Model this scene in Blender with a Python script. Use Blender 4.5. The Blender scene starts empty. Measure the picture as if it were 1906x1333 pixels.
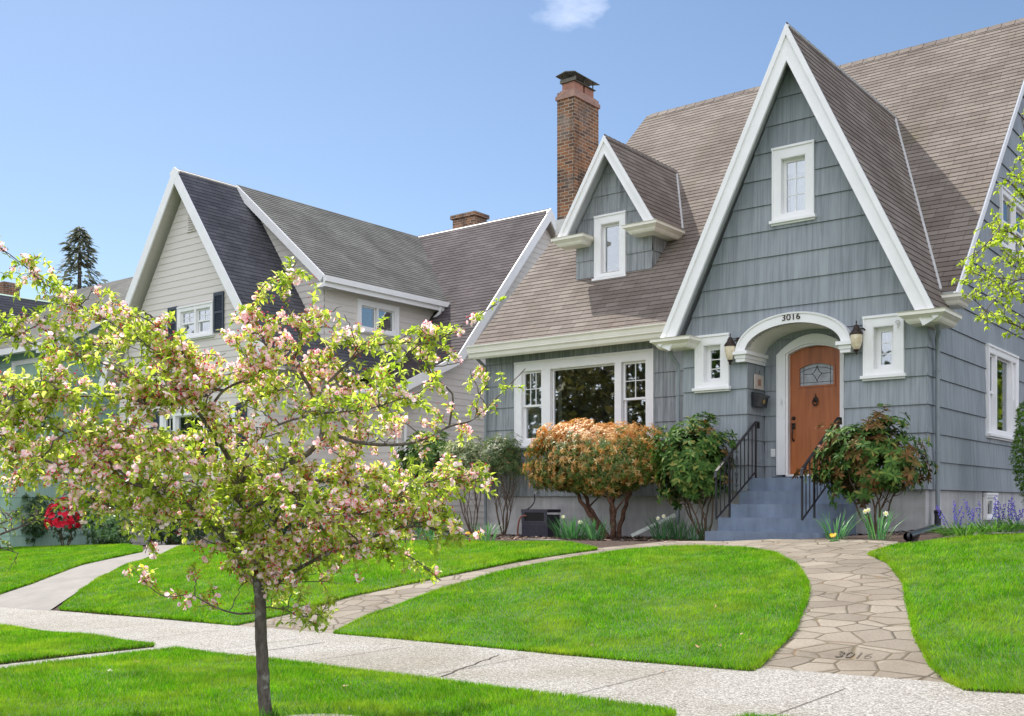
import bpy, math, random
import numpy as np
from mathutils import Vector, geometry
# ---------------------------------------------------------------- camera, sky, sun
S = bpy.context.scene
R = math.radians
C = (4.82, -16.0, .55)
YAW = R(38)
cam = bpy.data.cameras.new('camera'); co = bpy.data.objects.new('camera', cam)
S.collection.objects.link(co); S.camera = co
co.location = C; co.rotation_euler = (R(90), 0, YAW)
cam.sensor_width = 36; cam.lens = 37.53; cam.shift_y = .1420; cam.clip_end = 3000; cam.clip_start = .05
S.view_settings.view_transform = 'Standard'; S.view_settings.look = 'None'; S.view_settings.gamma = 1
S.view_settings.exposure = .74
SUNV = Vector((-.62, .22, .80)).normalized()
elev = math.asin(SUNV.z)
W = bpy.data.worlds.new('World'); S.world = W; W.use_nodes = True
nt = W.node_tree; nt.nodes.clear()
sky = nt.nodes.new('ShaderNodeTexSky'); sky.sky_type = 'NISHITA'; sky.sun_disc = False
sky.sun_elevation = elev; sky.sun_rotation = math.atan2(SUNV.x, SUNV.y)
sky.air_density = 1.0; sky.dust_density = .3; sky.ozone_density = 2.4; sky.altitude = 0
bg = nt.nodes.new('ShaderNodeBackground'); bg.inputs[1].default_value = .082
out = nt.nodes.new('ShaderNodeOutputWorld')
tc = nt.nodes.new('ShaderNodeTexCoord')
mp = nt.nodes.new('ShaderNodeMapping'); mp.inputs['Scale'].default_value = (2.2, 2.2, 5.5)
nz = nt.nodes.new('ShaderNodeTexNoise'); nz.inputs['Scale'].default_value = 1.7; nz.inputs['Detail'].default_value = 8; nz.inputs['Roughness'].default_value = .55
# unseen broken cloud added on the street side to brighten the facade, wisps elsewhere
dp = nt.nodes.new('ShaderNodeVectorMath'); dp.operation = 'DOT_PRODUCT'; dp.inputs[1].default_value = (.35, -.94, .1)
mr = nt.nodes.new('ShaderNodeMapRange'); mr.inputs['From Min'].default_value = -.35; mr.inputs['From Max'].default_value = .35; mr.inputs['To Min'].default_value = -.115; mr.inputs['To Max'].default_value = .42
ad = nt.nodes.new('ShaderNodeMath'); ad.operation = 'ADD'
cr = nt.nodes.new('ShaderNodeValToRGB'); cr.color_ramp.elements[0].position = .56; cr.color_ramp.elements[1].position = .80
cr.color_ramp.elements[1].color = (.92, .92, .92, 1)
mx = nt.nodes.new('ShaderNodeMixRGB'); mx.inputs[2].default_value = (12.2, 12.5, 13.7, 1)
L = nt.links.new
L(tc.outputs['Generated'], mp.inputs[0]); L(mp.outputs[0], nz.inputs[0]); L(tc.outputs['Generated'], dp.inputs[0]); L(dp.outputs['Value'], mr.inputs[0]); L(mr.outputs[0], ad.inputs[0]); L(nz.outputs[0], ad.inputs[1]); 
dd = nt.nodes.new('ShaderNodeVectorMath'); dd.operation = 'DOT_PRODUCT'
_d = Vector(((1085-953)/1987*math.cos(YAW)-math.sin(YAW), (1085-953)/1987*math.sin(YAW)+math.cos(YAW), (937+45)/1987)).normalized(); dd.inputs[1].default_value = _d
m2 = nt.nodes.new('ShaderNodeMapRange'); m2.inputs['From Min'].default_value = .9965; m2.inputs['From Max'].default_value = 1; m2.inputs['To Max'].default_value = .138
a2 = nt.nodes.new('ShaderNodeMath'); a2.operation = 'ADD'
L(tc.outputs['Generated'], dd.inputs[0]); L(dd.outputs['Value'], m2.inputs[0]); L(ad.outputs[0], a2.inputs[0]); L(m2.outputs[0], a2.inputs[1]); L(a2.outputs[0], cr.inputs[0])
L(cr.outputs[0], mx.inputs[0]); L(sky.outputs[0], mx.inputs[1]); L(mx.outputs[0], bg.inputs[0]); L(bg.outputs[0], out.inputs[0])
sl = bpy.data.lights.new('sun', 'SUN'); sl.energy = 4.0; sl.angle = R(.6); sl.color = (1, .95, .87)
so = bpy.data.objects.new('sun', sl); S.collection.objects.link(so)
so.rotation_euler = SUNV.to_track_quat('Z', 'Y').to_euler()

# ---------------------------------------------------------------- pixel -> world on real planes
F = 1987.; CX = 953.; HY = 937.; cs, sn = math.cos(YAW), math.sin(YAW)
def ray(px, py):
    a = (px-CX)/F; return (a*cs-sn, a*sn+cs, (HY-py)/F)
def onY(px, py, Y): d = ray(px, py); t = (Y-C[1])/d[1]; return Vector([C[i]+t*d[i] for i in range(3)])
def onX(px, py, X): d = ray(px, py); t = (X-C[0])/d[0]; return Vector([C[i]+t*d[i] for i in range(3)])
def atD(px, py, D): d = ray(px, py); return Vector([C[i]+D*d[i] for i in range(3)])
def interp(x, xs, ys): return np.interp(x, xs, ys)
def zg(x, y):
    zh = interp(x, [-60, -25, -14, -9, -5, -2.5, -1, 0, 3, 12, 40], [-1.3, -.75, -.32, -.08, -.05, -.03, .07, .16, .26, .4, .5])
    zs = -.866+.02*np.clip(x, -60, 40)
    t = np.clip((y+7.7)/5.9, 0, 1)
    z = zs+(zh-zs)*(t*(1.22-.22*t))
    return z+.02*np.exp(-((x+3.8)/2.6)**2-((y+4.6)/1.6)**2)*4
def onG(px, py, off=0.):
    d = ray(px, py); t0 = 3.
    for i in range(4000):
        t = t0+i*.02
        x, y, z = [C[k]+t*d[k] for k in range(3)]
        if z < zg(x, y)+off: break
    return Vector((x, y, float(zg(x, y))+off))
def ground(x, y): return float(zg(x, y))

# ---------------------------------------------------------------- objects and tags
col = S.collection
def tag(o, label=None, cat=None, group=None, kind=None):
    if label: o['label'] = label
    if cat: o['category'] = cat
    if group: o['group'] = group
    if kind: o['kind'] = kind
    return o
def empty(name, loc, label, cat, group=None):
    o = bpy.data.objects.new(name, None); col.objects.link(o); o.location = loc; o.empty_display_size = .1
    return tag(o, label, cat, group)
class MB:
    def __init__(s): s.v = []; s.f = []; s.uv = []; s.mi = []
    def face(s, pts, uv=None, mi=0):
        n = len(s.v); s.v += [tuple(p) for p in pts]; s.f.append(tuple(range(n, n+len(pts))))
        s.uv += (uv if uv else [(p[0]+p[1], p[2]) for p in pts]); s.mi.append(mi)
    def box(s, fr, u0, u1, v0, v1, n0, n1, mi=0):
        P = lambda u, v, n: fr[0]+fr[1]*u+fr[2]*v+fr[3]*n
        a = [P(u0, v0, n1), P(u1, v0, n1), P(u1, v1, n1), P(u0, v1, n1)]
        b = [P(u0, v0, n0), P(u1, v0, n0), P(u1, v1, n0), P(u0, v1, n0)]
        uvf = [(u0, v0), (u1, v0), (u1, v1), (u0, v1)]
        s.face(a, uvf, mi); s.face(b[::-1], uvf[::-1], mi)
        for i in range(4):
            j = (i+1) % 4
            du = (b[j]-b[i]).length; dn = abs(n1-n0)
            if i % 2 == 0: s.face([a[i], b[i], b[j], a[j]], [(0, 0), (0, dn), (du, dn), (du, 0)], mi)
            else:
                va, vb = (v0, v1) if i == 1 else (v1, v0); s.face([a[i], b[i], b[j], a[j]], [(0, va), (dn, va), (dn, vb), (0, vb)], mi)
    def wbox(s, x0, x1, y0, y1, z0, z1, mi=0):
        s.box(FY(y0), x0, x1, z0, z1, y0-y1, 0, mi)
    def prism(s, fr, poly, n0, n1, mi=0):
        P = lambda p, n: fr[0]+fr[1]*p[0]+fr[2]*p[1]+fr[3]*n
        s.face([P(p, n1) for p in poly], [tuple(p[:2]) for p in poly], mi)
        s.face([P(p, n0) for p in poly[::-1]], [tuple(p[:2]) for p in poly[::-1]], mi)
        for i in range(len(poly)):
            j = (i+1) % len(poly); d = math.dist(poly[i], poly[j])
            s.face([P(poly[i], n1), P(poly[i], n0), P(poly[j], n0), P(poly[j], n1)], [(0, 0), (0, n1-n0), (d, n1-n0), (d, 0)], mi)
    def sweep(s, prof, path_pts, axes, closed_ends=True, mi=0):
        """prof: list (a,b); axes: list per path point of (A,B) vectors"""
        rings = [[p+A*a+B*b for a, b in prof] for p, (A, B) in zip(path_pts, axes)]
        n = len(prof); d = 0
        for k in range(len(rings)-1):
            d2 = d+(path_pts[k+1]-path_pts[k]).length
            for i in range(n):
                j = (i+1) % n
                s.face([rings[k][i], rings[k][j], rings[k+1][j], rings[k+1][i]], [(d, i*.05), (d, i*.05+.05), (d2, i*.05+.05), (d2, i*.05)], mi)
            d = d2
        if closed_ends:
            s.face(rings[0][::-1], None, mi); s.face(rings[-1], None, mi)
    def tube(s, pts, rad, n=8, mi=0, caps=True):
        pts = [Vector(p) for p in pts]
        if not isinstance(rad, (list, tuple)): rad = [rad]*len(pts)
        ref = Vector((0, 0, 1)); rings = []
        prev = None
        for i, p in enumerate(pts):
            t = (pts[min(i+1, len(pts)-1)]-pts[max(i-1, 0)]).normalized()
            a = prev if prev else (ref if abs(t.z) < .9 else Vector((1, 0, 0)))
            a = (a-t*a.dot(t)).normalized(); b = t.cross(a); prev = a
            rings.append([p+a*math.cos(k*2*math.pi/n)*rad[i]+b*math.sin(k*2*math.pi/n)*rad[i] for k in range(n)])
        base = len(s.v)
        for r in rings: s.v += [tuple(q) for q in r]
        d = 0
        for k in range(len(rings)-1):
            d2 = d+(pts[k+1]-pts[k]).length
            for i in range(n):
                j = (i+1) % n
                s.f.append((base+k*n+i, base+k*n+j, base+(k+1)*n+j, base+(k+1)*n+i)); s.mi.append(mi)
                c = 2*math.pi*rad[k]/n
                s.uv += [(i*c, d), ((i+1)*c, d), ((i+1)*c, d2), (i*c, d2)]
            d = d2
        if caps:
            s.face(rings[0][::-1], None, mi); s.face(rings[-1], None, mi)
    def lathe(s, c, prof, n=20, mi=0, ax=Vector((0, 0, 1))):
        c = Vector(c); base = len(s.v)
        a = Vector((1, 0, 0)) if abs(ax.x) < .9 else Vector((0, 1, 0)); a = (a-ax*a.dot(ax)).normalized(); b = ax.cross(a)
        for r, z in prof:
            for k in range(n):
                t = 2*math.pi*k/n; s.v.append(tuple(c+ax*z+(a*math.cos(t)+b*math.sin(t))*max(r, .0004)))
        for k in range(len(prof)-1):
            for i in range(n):
                j = (i+1) % n
                s.f.append((base+k*n+i, base+k*n+j, base+(k+1)*n+j, base+(k+1)*n+i)); s.mi.append(mi)
                s.uv += [(i/n, prof[k][1]), ((i+1)/n, prof[k][1]), ((i+1)/n, prof[k+1][1]), (i/n, prof[k+1][1])]
    def build(s, name, mats, parent=None, smooth=False, bevel=0):
        me = bpy.data.meshes.new(name); me.from_pydata(s.v, [], s.f)
        uv = me.uv_layers.new(name='UVMap'); uv.data.foreach_set('uv', np.array(s.uv, dtype=np.float32).ravel())
        if not isinstance(mats, (list, tuple)): mats = [mats]
        for m in mats: me.materials.append(m)
        me.polygons.foreach_set('material_index', s.mi)
        if smooth: me.polygons.foreach_set('use_smooth', [True]*len(s.f))
        me.update()
        o = bpy.data.objects.new(name, me); col.objects.link(o)
        if parent: o.parent = parent; o.matrix_parent_inverse = Mi(parent)
        if bevel:
            md = o.modifiers.new('b', 'BEVEL'); md.width = bevel; md.segments = 2; md.limit_method = 'ANGLE'
        return o
def wm(o):
    from mathutils import Matrix
    m = Matrix.LocRotScale(o.location, o.rotation_euler, o.scale)
    return (wm(o.parent) @ o.matrix_parent_inverse @ m) if o.parent else m
def Mi(p): return wm(p).inverted()
V3 = Vector
def FY(Y): return (V3((0, Y, 0)), V3((1, 0, 0)), V3((0, 0, 1)), V3((0, -1, 0)))
def FX(X): return (V3((X, 0, 0)), V3((0, 1, 0)), V3((0, 0, 1)), V3((1, 0, 0)))
FZ = (V3((0, 0, 0)), V3((1, 0, 0)), V3((0, 1, 0)), V3((0, 0, 1)))

# polygon helpers (2D convex)
def clip(poly, a, b, c):          # keep a*x+b*y<=c
    o = []
    for i in range(len(poly)):
        p, q = poly[i], poly[(i+1) % len(poly)]
        fp, fq = a*p[0]+b*p[1]-c, a*q[0]+b*q[1]-c
        if fp <= 1e-9: o.append(p)
        if (fp < -1e-9 and fq > 1e-9) or (fp > 1e-9 and fq < -1e-9):
            t = fp/(fp-fq); o.append((p[0]+t*(q[0]-p[0]), p[1]+t*(q[1]-p[1])))
    return o if len(o) > 2 else []
def subrect(polys, u0, u1, v0, v1):
    res = []
    for p in polys:
        for a in (clip(p, 1, 0, u0), clip(p, -1, 0, -u1)):
            if a: res.append(a)
        m = clip(clip(p, -1, 0, -u0), 1, 0, u1) if clip(p, -1, 0, -u0) else []
        if m:
            for a in (clip(m, 0, 1, v0), clip(m, 0, -1, -v1)):
                if a: res.append(a)
    return res
def courses(mb, fr, polys, e, t, v0=0, base=0., mi=0, cornerflare=0):
    P = lambda u, v, n: fr[0]+fr[1]*u+fr[2]*v+fr[3]*n
    for poly in polys:
        vs = [p[1] for p in poly]
        k0 = math.floor((min(vs)-v0)/e); k1 = math.ceil((max(vs)-v0)/e)
        for k in range(k0, k1):
            va, vb = v0+k*e, v0+(k+1)*e
            q = clip(poly, 0, -1, -va); q = clip(q, 0, 1, vb) if q else []
            if not q: continue
            off = lambda v: base+t*(1-(v-va)/e)
            mb.face([P(a, b, off(b)) for a, b in q], [(a, b-v0) for a, b in q], mi)
            for i in range(len(q)):
                p, r = q[i], q[(i+1) % len(q)]
                if abs(p[1]-va) < 1e-6 and abs(r[1]-va) < 1e-6 and abs(p[0]-r[0]) > 1e-6:
                    mb.face([P(p[0], va, base+t), P(p[0], va, base-.002), P(r[0], va, base-.002), P(r[0], va, base+t)], [(p[0], va-v0)]*4, mi)
def roofslope(mb, pts, U, e=.13, t=.008, thick=.09, mi=0, mib=1):
    """pts 3D planar convex polygon, pts[0] on the eave"""
    pts = [V3(p) for p in pts]; U = V3(U).normalized()
    N = None
    for i in range(1, len(pts)-1):
        n = (pts[i]-pts[0]).cross(pts[i+1]-pts[0])
        if n.length > 1e-4: N = n.normalized(); break
    if N.z < 0: N = -N
    Vv = N.cross(U).normalized()
    fr = (pts[0], U, Vv, N)
    poly = [((p-pts[0]).dot(U), (p-pts[0]).dot(Vv)) for p in pts]
    ar = sum(poly[i][0]*poly[(i+1) % len(poly)][1]-poly[(i+1) % len(poly)][0]*poly[i][1] for i in range(len(poly)))
    if ar < 0: poly = poly[::-1]
    courses(mb, fr, [poly], e, t, mi=mi)
    q = [fr[0]+fr[1]*a+fr[2]*b for a, b in poly]
    dn = -N*thick
    mb.face([p+dn for p in q[::-1]], None, mib)
    for i in range(len(q)):
        j = (i+1) % len(q); mb.face([q[i]-N*.002, q[i]+dn, q[j]+dn, q[j]-N*.002], None, mib)

# ---------------------------------------------------------------- materials
def srgb(r, g, b): return tuple(((c/255)/12.92 if c/255 <= .04045 else ((c/255+.055)/1.055)**2.4) for c in (r, g, b))+(1,)
def nm(name):
    m = bpy.data.materials.new(name); m.use_nodes = True
    t = m.node_tree; b = t.nodes['Principled BSDF']; return m, t, b
def c4(c): return tuple(c)+(1,) if len(c) == 3 else c
def N_(t, kind, **kw):
    n = t.nodes.new('ShaderNode'+kind)
    for k, v in kw.items():
        if k.startswith('i_'):
            key = k[2:].replace('_', ' '); n.inputs[key].default_value = v
        else: setattr(n, k, v)
    return n
def coords(t, kind='Object', scale=(1, 1, 1)):
    c = t.nodes.new('ShaderNodeTexCoord'); m = t.nodes.new('ShaderNodeMapping'); m.inputs['Scale'].default_value = scale
    t.links.new(c.outputs[kind], m.inputs[0]); return m.outputs[0]
def ramp(t, src, stops):
    r = t.nodes.new('ShaderNodeValToRGB'); e = r.color_ramp.elements
    while len(e) < len(stops): e.new(.5)
    for i, (p, c) in enumerate(stops): e[i].position = p; e[i].color = c4(c) if not isinstance(c, (int, float)) else (c, c, c, 1)
    t.links.new(src, r.inputs[0]); return r.outputs[0]
def mix(t, a, b, fac, mode='MIX'):
    m = t.nodes.new('ShaderNodeMixRGB'); m.blend_type = mode
    for i, x in ((0, fac), (1, a), (2, b)):
        if hasattr(x, 'is_linked') or hasattr(x, 'links'): t.links.new(x, m.inputs[i])
        else: m.inputs[i].default_value = x if i == 0 else c4(x)
    return m.outputs[0]
def noise(t, vec, scale, detail=4, rough=.55):
    n = t.nodes.new('ShaderNodeTexNoise'); n.inputs['Scale'].default_value = scale; n.inputs['Detail'].default_value = detail
    n.inputs['Roughness'].default_value = rough
    if vec is not None: t.links.new(vec, n.inputs['Vector'])
    return n.outputs[0]
def bump(t, b, src, strength, dist=.01, prev=None):
    n = t.nodes.new('ShaderNodeBump'); n.inputs['Strength'].default_value = strength; n.inputs['Distance'].default_value = dist
    t.links.new(src, n.inputs['Height'])
    if prev: t.links.new(prev, n.inputs['Normal'])
    t.links.new(n.outputs[0], b.inputs['Normal']); return n.outputs[0]
def plain(name, c, rough=.6, var=.12, scale=6, metal=0, bm=.05, spec=.5, coord='Object'):
    m, t, b = nm(name); v = coords(t, coord)
    n = noise(t, v, scale)
    lo = [x*(1-var) for x in c[:3]]; hi = [min(1, x*(1+var)) for x in c[:3]]
    t.links.new(ramp(t, n, [(.3, lo), (.7, hi)]), b.inputs['Base Color'])
    b.inputs['Roughness'].default_value = rough; b.inputs['Metallic'].default_value = metal
    b.inputs['Specular IOR Level'].default_value = spec
    if bm: bump(t, b, noise(t, v, scale*8, 3), bm, .01)
    return m
def siding(name, c1, c2, e, w=.32, stri=.5, dirt=.5):
    m, t, b = nm(name); uv = coords(t, 'UV')
    br = t.nodes.new('ShaderNodeTexBrick'); t.links.new(uv, br.inputs['Vector'])
    br.inputs['Scale'].default_value = 1; br.inputs['Brick Width'].default_value = w; br.inputs['Row Height'].default_value = e
    br.inputs['Mortar Size'].default_value = .0016; br.inputs['Mortar Smooth'].default_value = .3; br.inputs['Bias'].default_value = 0
    br.offset = .37; br.offset_frequency = 2; br.squash = .7; br.squash_frequency = 3
    br.inputs['Color1'].default_value = c4(c1); br.inputs['Color2'].default_value = c4(c2); br.inputs['Mortar'].default_value = c4([x*.45 for x in c1[:3]])
    s1 = noise(t, coords(t, 'UV', (24, .8, 1)), 1, 3, .6)
    s2 = noise(t, coords(t, 'UV', (8, 1.3, 1)), 1, 4, .6)
    c = mix(t, br.outputs['Color'], ramp(t, s1, [(.36, (.45, .45, .45)), (.56, (1, 1, 1))]), stri, 'MULTIPLY')
    c = mix(t, c, ramp(t, s2, [(.35, (.55, .55, .55)), (.6, (1, 1, 1))]), stri*.7, 'MULTIPLY')
    big = noise(t, coords(t, 'Object'), .9, 3)
    c = mix(t, c, ramp(t, big, [(.3, (.78, .78, .8)), (.7, (1.0, 1.0, 1.0))]), dirt, 'MULTIPLY')
    t.links.new(c, b.inputs['Base Color']); b.inputs['Roughness'].default_value = .65
    p = bump(t, b, s1, .35*min(1, stri*2), .006); bump(t, b, br.outputs['Fac'], -.4, .006, p)
    return m
def lap(name, c):
    m, t, b = nm(name)
    n = noise(t, coords(t, 'UV', (1.2, 20, 1)), 1, 3)
    t.links.new(ramp(t, n, [(.3, [x*.93 for x in c[:3]]), (.7, c)]), b.inputs['Base Color']); b.inputs['Roughness'].default_value = .55
    bump(t, b, n, .08, .004); return m
def shingle(name, c1, c2, e=.13, w=.3, stain=(.5, .5, .5), sc=.35, moss=None):
    m, t, b = nm(name); uv = coords(t, 'UV')
    br = t.nodes.new('ShaderNodeTexBrick'); t.links.new(uv, br.inputs['Vector'])
    br.inputs['Scale'].default_value = 1; br.inputs['Brick Width'].default_value = w; br.inputs['Row Height'].default_value = e
    br.inputs['Mortar Size'].default_value = .0042; br.inputs['Mortar Smooth'].default_value = .2; br.inputs['Bias'].default_value = -.05
    br.offset = .43; br.offset_frequency = 3; br.squash = 1
    br.inputs['Color1'].default_value = c4(c1); br.inputs['Color2'].default_value = c4(c2); br.inputs['Mortar'].default_value = c4([x*.35 for x in c1[:3]])
    sp = noise(t, coords(t, 'UV'), 90, 2, .7)
    c = mix(t, br.outputs['Color'], ramp(t, sp, [(.3, (.6, .6, .6)), (.7, (1.15, 1.15, 1.15))]), .7, 'MULTIPLY')
    # granule wear near the lap of every course
    sv = t.nodes.new('ShaderNodeSeparateXYZ'); t.links.new(uv, sv.inputs[0])
    md = t.nodes.new('ShaderNodeMath'); md.operation = 'MODULO'; t.links.new(sv.outputs[1], md.inputs[0]); md.inputs[1].default_value = e
    big = noise(t, coords(t, 'UV', (1, .8, 1)), sc*2, 4, .6)
    c = mix(t, c, ramp(t, big, [(.34, stain), (.60, (1, 1, 1))]), .8, 'MULTIPLY')
    if moss:
        ms = noise(t, coords(t, 'UV', (1, .6, 1)), 1.1, 6, .7)
        c = mix(t, c, moss, ramp(t, ms, [(.58, 0.), (.72, .5)]))
    t.links.new(c, b.inputs['Base Color']); b.inputs['Roughness'].default_value = .9; b.inputs['Specular IOR Level'].default_value = .2
    p = bump(t, b, sp, .3, .004); bump(t, b, br.outputs['Fac'], -.5, .006, p)
    return m
def brickm(name):
    m, t, b = nm(name); uv = coords(t, 'UV')
    br = t.nodes.new('ShaderNodeTexBrick'); t.links.new(uv, br.inputs['Vector'])
    br.inputs['Scale'].default_value = 1; br.inputs['Brick Width'].default_value = .215; br.inputs['Row Height'].default_value = .075
    br.inputs['Mortar Size'].default_value = .008; br.inputs['Bias'].default_value = 0
    br.inputs['Color1'].default_value = c4((.36, .15, .06)); br.inputs['Color2'].default_value = c4((.10, .055, .04)); br.inputs['Mortar'].default_value = c4((.42, .36, .28))
    n = noise(t, uv, 1.5, 4); n2 = noise(t, uv, 30, 3)
    c = mix(t, br.outputs['Color'], (.32, .28, .25), ramp(t, n, [(.52, 0.), (.75, .6)]))
    c = mix(t, c, ramp(t, n2, [(.3, (.7, .7, .7)), (.7, (1.15, 1.15, 1.15))]), .6, 'MULTIPLY')
    c = mix(t, c, ramp(t, noise(t, coords(t, 'UV', (2.5, .5, 1)), 1, 3), [(.35, (.3, .3, .3)), (.55, (1, 1, 1))]), .75, 'MULTIPLY')
    t.links.new(c, b.inputs['Base Color']); b.inputs['Roughness'].default_value = .85
    p = bump(t, b, br.outputs['Fac'], -.8, .008); bump(t, b, n2, .2, .004, p); return m
def leafm(name, stops, trans=.45, rough=.5, spec=.4, tint=None, patch=None):
    m, t, b = nm(name)
    g = t.nodes.new('ShaderNodeNewGeometry')
    c = ramp(t, g.outputs['Random Per Island'], stops)
    if patch:
        n = noise(t, coords(t, 'Object'), patch[0], 3)
        c = mix(t, c, patch[1], ramp(t, n, [(.45, 0.), (.7, patch[2])]))
    t.links.new(c, b.inputs['Base Color']); b.inputs['Roughness'].default_value = rough; b.inputs['Specular IOR Level'].default_value = spec
    tr = t.nodes.new('ShaderNodeBsdfTranslucent'); ms = t.nodes.new('ShaderNodeMixShader'); ms.inputs[0].default_value = trans
    tc_ = mix(t, c, tint or (1.0, 1.0, .55), .35, 'MULTIPLY') if not tint else mix(t, c, tint, 1, 'MULTIPLY')
    hs = t.nodes.new('ShaderNodeHueSaturation'); hs.inputs['Value'].default_value = 1.7; hs.inputs['Saturation'].default_value = 1.05
    t.links.new(tc_, hs.inputs['Color']); t.links.new(hs.outputs[0], tr.inputs[0])
    t.links.new(b.outputs[0], ms.inputs[1]); t.links.new(tr.outputs[0], ms.inputs[2])
    t.links.new(ms.outputs[0], t.nodes['Material Output'].inputs[0]); return m
def glassm(name, refl=.3, tint=(.85, .9, .9)):
    m, t, b = nm(name); t.nodes.remove(b)
    g = t.nodes.new('ShaderNodeBsdfGlossy'); g.inputs['Roughness'].default_value = .015; g.inputs[0].default_value = (.95, .97, 1, 1)
    n = noise(t, coords(t, 'Object'), 1.3, 1); bp = t.nodes.new('ShaderNodeBump'); bp.inputs['Strength'].default_value = .015; bp.inputs['Distance'].default_value = .05
    t.links.new(n, bp.inputs['Height']); t.links.new(bp.outputs[0], g.inputs['Normal'])
    tr = t.nodes.new('ShaderNodeBsdfTransparent'); tr.inputs[0].default_value = c4(tint)
    ms = t.nodes.new('ShaderNodeMixShader'); ms.inputs[0].default_value = refl
    t.links.new(tr.outputs[0], ms.inputs[1]); t.links.new(g.outputs[0], ms.inputs[2]); t.links.new(ms.outputs[0], t.nodes['Material Output'].inputs[0]); return m

M = {}
M['white'] = plain('white_paint', (.87, .86, .865), .45, .03, 4, bm=.03)
M['cream'] = plain('cream_gutter', (.83, .80, .72), .45, .05, 4, bm=.03)
M['soffit'] = plain('soffit_grey', (.52, .55, .57), .6, .08, 4)
M['grey'] = siding('grey_shake_new', (.36, .395, .425), (.305, .34, .37), .416, .62, .42, .5)
M['greyold'] = siding('grey_shake_weathered', (.385, .41, .43), (.33, .355, .375), .448, .28, .75, .3)
M['roof'] = shingle('brown_asphalt_shingle', (.28, .24, .208), (.205, .172, .148), moss=(.16, .15, .08), stain=(.62, .58, .56))
M['roofdk'] = shingle('dark_purple_shingle', (.13, .11, .115), (.085, .07, .075))
M['navy'] = shingle('navy_shingle', (.14, .14, .155), (.10, .10, .115))
M['greyroof'] = shingle('grey_shingle', (.20, .20, .185), (.145, .145, .135))
M['brick'] = brickm('chimney_brick')
M['pinkbrick'] = plain('pink_brick', (.36, .22, .175), .8, .25, 9)
M['terracotta'] = plain('terracotta_flue', (.36, .17, .12), .7, .2)
M['capmetal'] = plain('tarnished_copper', (.13, .12, .09), .5, .3, 6, .3)
M['galv'] = plain('galvanised_flashing', (.55, .54, .52), .5, .1, 6, .2)
M['lap'] = lap('cream_lap_siding', (.71, .665, .62))
M['green'] = siding('green_shake', (.40, .58, .49), (.35, .52, .43), .36, .7, .15, .3)  # paler than the siding itself, distance haze is put into the colour
M['black'] = plain('black_iron', (.016, .016, .02), .4, .2, 9)
M['bronze'] = plain('bronze_hardware', (.035, .022, .018), .4, .3, 20, .5)
M['shutter'] = plain('slate_shutter', (.035, .05, .075), .5, .1)
M['dark'] = plain('dark_interior', (.015, .014, .013), .9, .2, bm=0)
M['blind'] = plain('white_blind', (.75, .75, .75), .7, .05)
M['curtain'] = plain('cream_curtain', (.45, .43, .38), .8, .1)
M['dkcurtain'] = plain('brown_curtain', (.12, .1, .08), .8, .2)
M['glass'] = glassm('window_glass', .30)
M['glasshi'] = glassm('window_glass_upper', .26)
M['spout'] = plain('grey_downspout', (.22, .25, .27), .5, .1)
M['blkplastic'] = plain('black_plastic', (.012, .013, .018), .3, .2)
M['purpleplastic'] = plain('dark_purple_resin', (.05, .045, .065), .55, .15, 30, bm=.2)
M['bark'] = None
m, t, b = nm('door_wood'); v = coords(t, 'Object', (14, 14, 1.0)); n = noise(t, v, 1.2, 5, .6); n2 = noise(t, coords(t, 'Object', (2, 2, .8)), 1.5, 2)
c = mix(t, ramp(t, n, [(.3, (.33, .088, .022)), (.7, (.50, .155, .042))]), ramp(t, n2, [(.3, (.7, .7, .7)), (.65, (1, 1, 1))]), .7, 'MULTIPLY')
t.links.new(c, b.inputs['Base Color']); b.inputs['Roughness'].default_value = .35; M['door'] = m
def concrete(name, c, sc=3, streak=.4, form=False):
    m, t, b = nm(name); v = coords(t, 'Object')
    n = noise(t, v, sc, 6, .6); n2 = noise(t, coords(t, 'Object', (6, 6, .7)), 1.4, 4)
    k = mix(t, ramp(t, n, [(.3, [x*.72 for x in c[:3]]), (.7, c)]), ramp(t, n2, [(.3, (.55, .55, .55)), (.6, (1, 1, 1))]), streak, 'MULTIPLY')
    t.links.new(k, b.inputs['Base Color']); b.inputs['Roughness'].default_value = .8
    p = bump(t, b, noise(t, v, 60, 3), .25, .004)
    if form:
        w = t.nodes.new('ShaderNodeTexWave'); w.wave_type = 'BANDS'; w.bands_direction = 'Z'; w.inputs['Scale'].default_value = 1.6; w.inputs['Distortion'].default_value = .3
        t.links.new(v, w.inputs[0]); bump(t, b, w.outputs[0], .3, .01, p)
    return m
M['found'] = concrete('foundation_concrete', (.60, .59, .585), 2, .45, True)
M['step'] = concrete('blue_painted_concrete', (.21, .265, .36), 3, .45)
M['walkc'] = concrete('smooth_concrete', (.24, .22, .20), 2, .2)
# exposed aggregate
m, t, b = nm('exposed_aggregate'); v = coords(t, 'Object')
vo = t.nodes.new('ShaderNodeTexVoronoi'); vo.inputs['Scale'].default_value = 85; t.links.new(v, vo.inputs[0])
sx = t.nodes.new('ShaderNodeSeparateColor'); t.links.new(vo.outputs['Color'], sx.inputs[0])
pe = ramp(t, sx.outputs[0], [(0, (.12, .11, .095)), (.25, (.235, .22, .195)), (.6, (.32, .305, .28)), (1, (.52, .51, .48))])
pe = mix(t, pe, (.13, .11, .09), ramp(t, vo.outputs['Distance'], [(.5, 0.), (.9, .8)]))
pe = mix(t, pe, ramp(t, noise(t, v, .5, 5), [(.3, (.66, .62, .52)), (.6, (1, 1, 1))]), .9, 'MULTIPLY')
t.links.new(pe, b.inputs['Base Color']); b.inputs['Roughness'].default_value = .85; bump(t, b, vo.outputs['Distance'], -.6, .01); M['aggr'] = m
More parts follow.
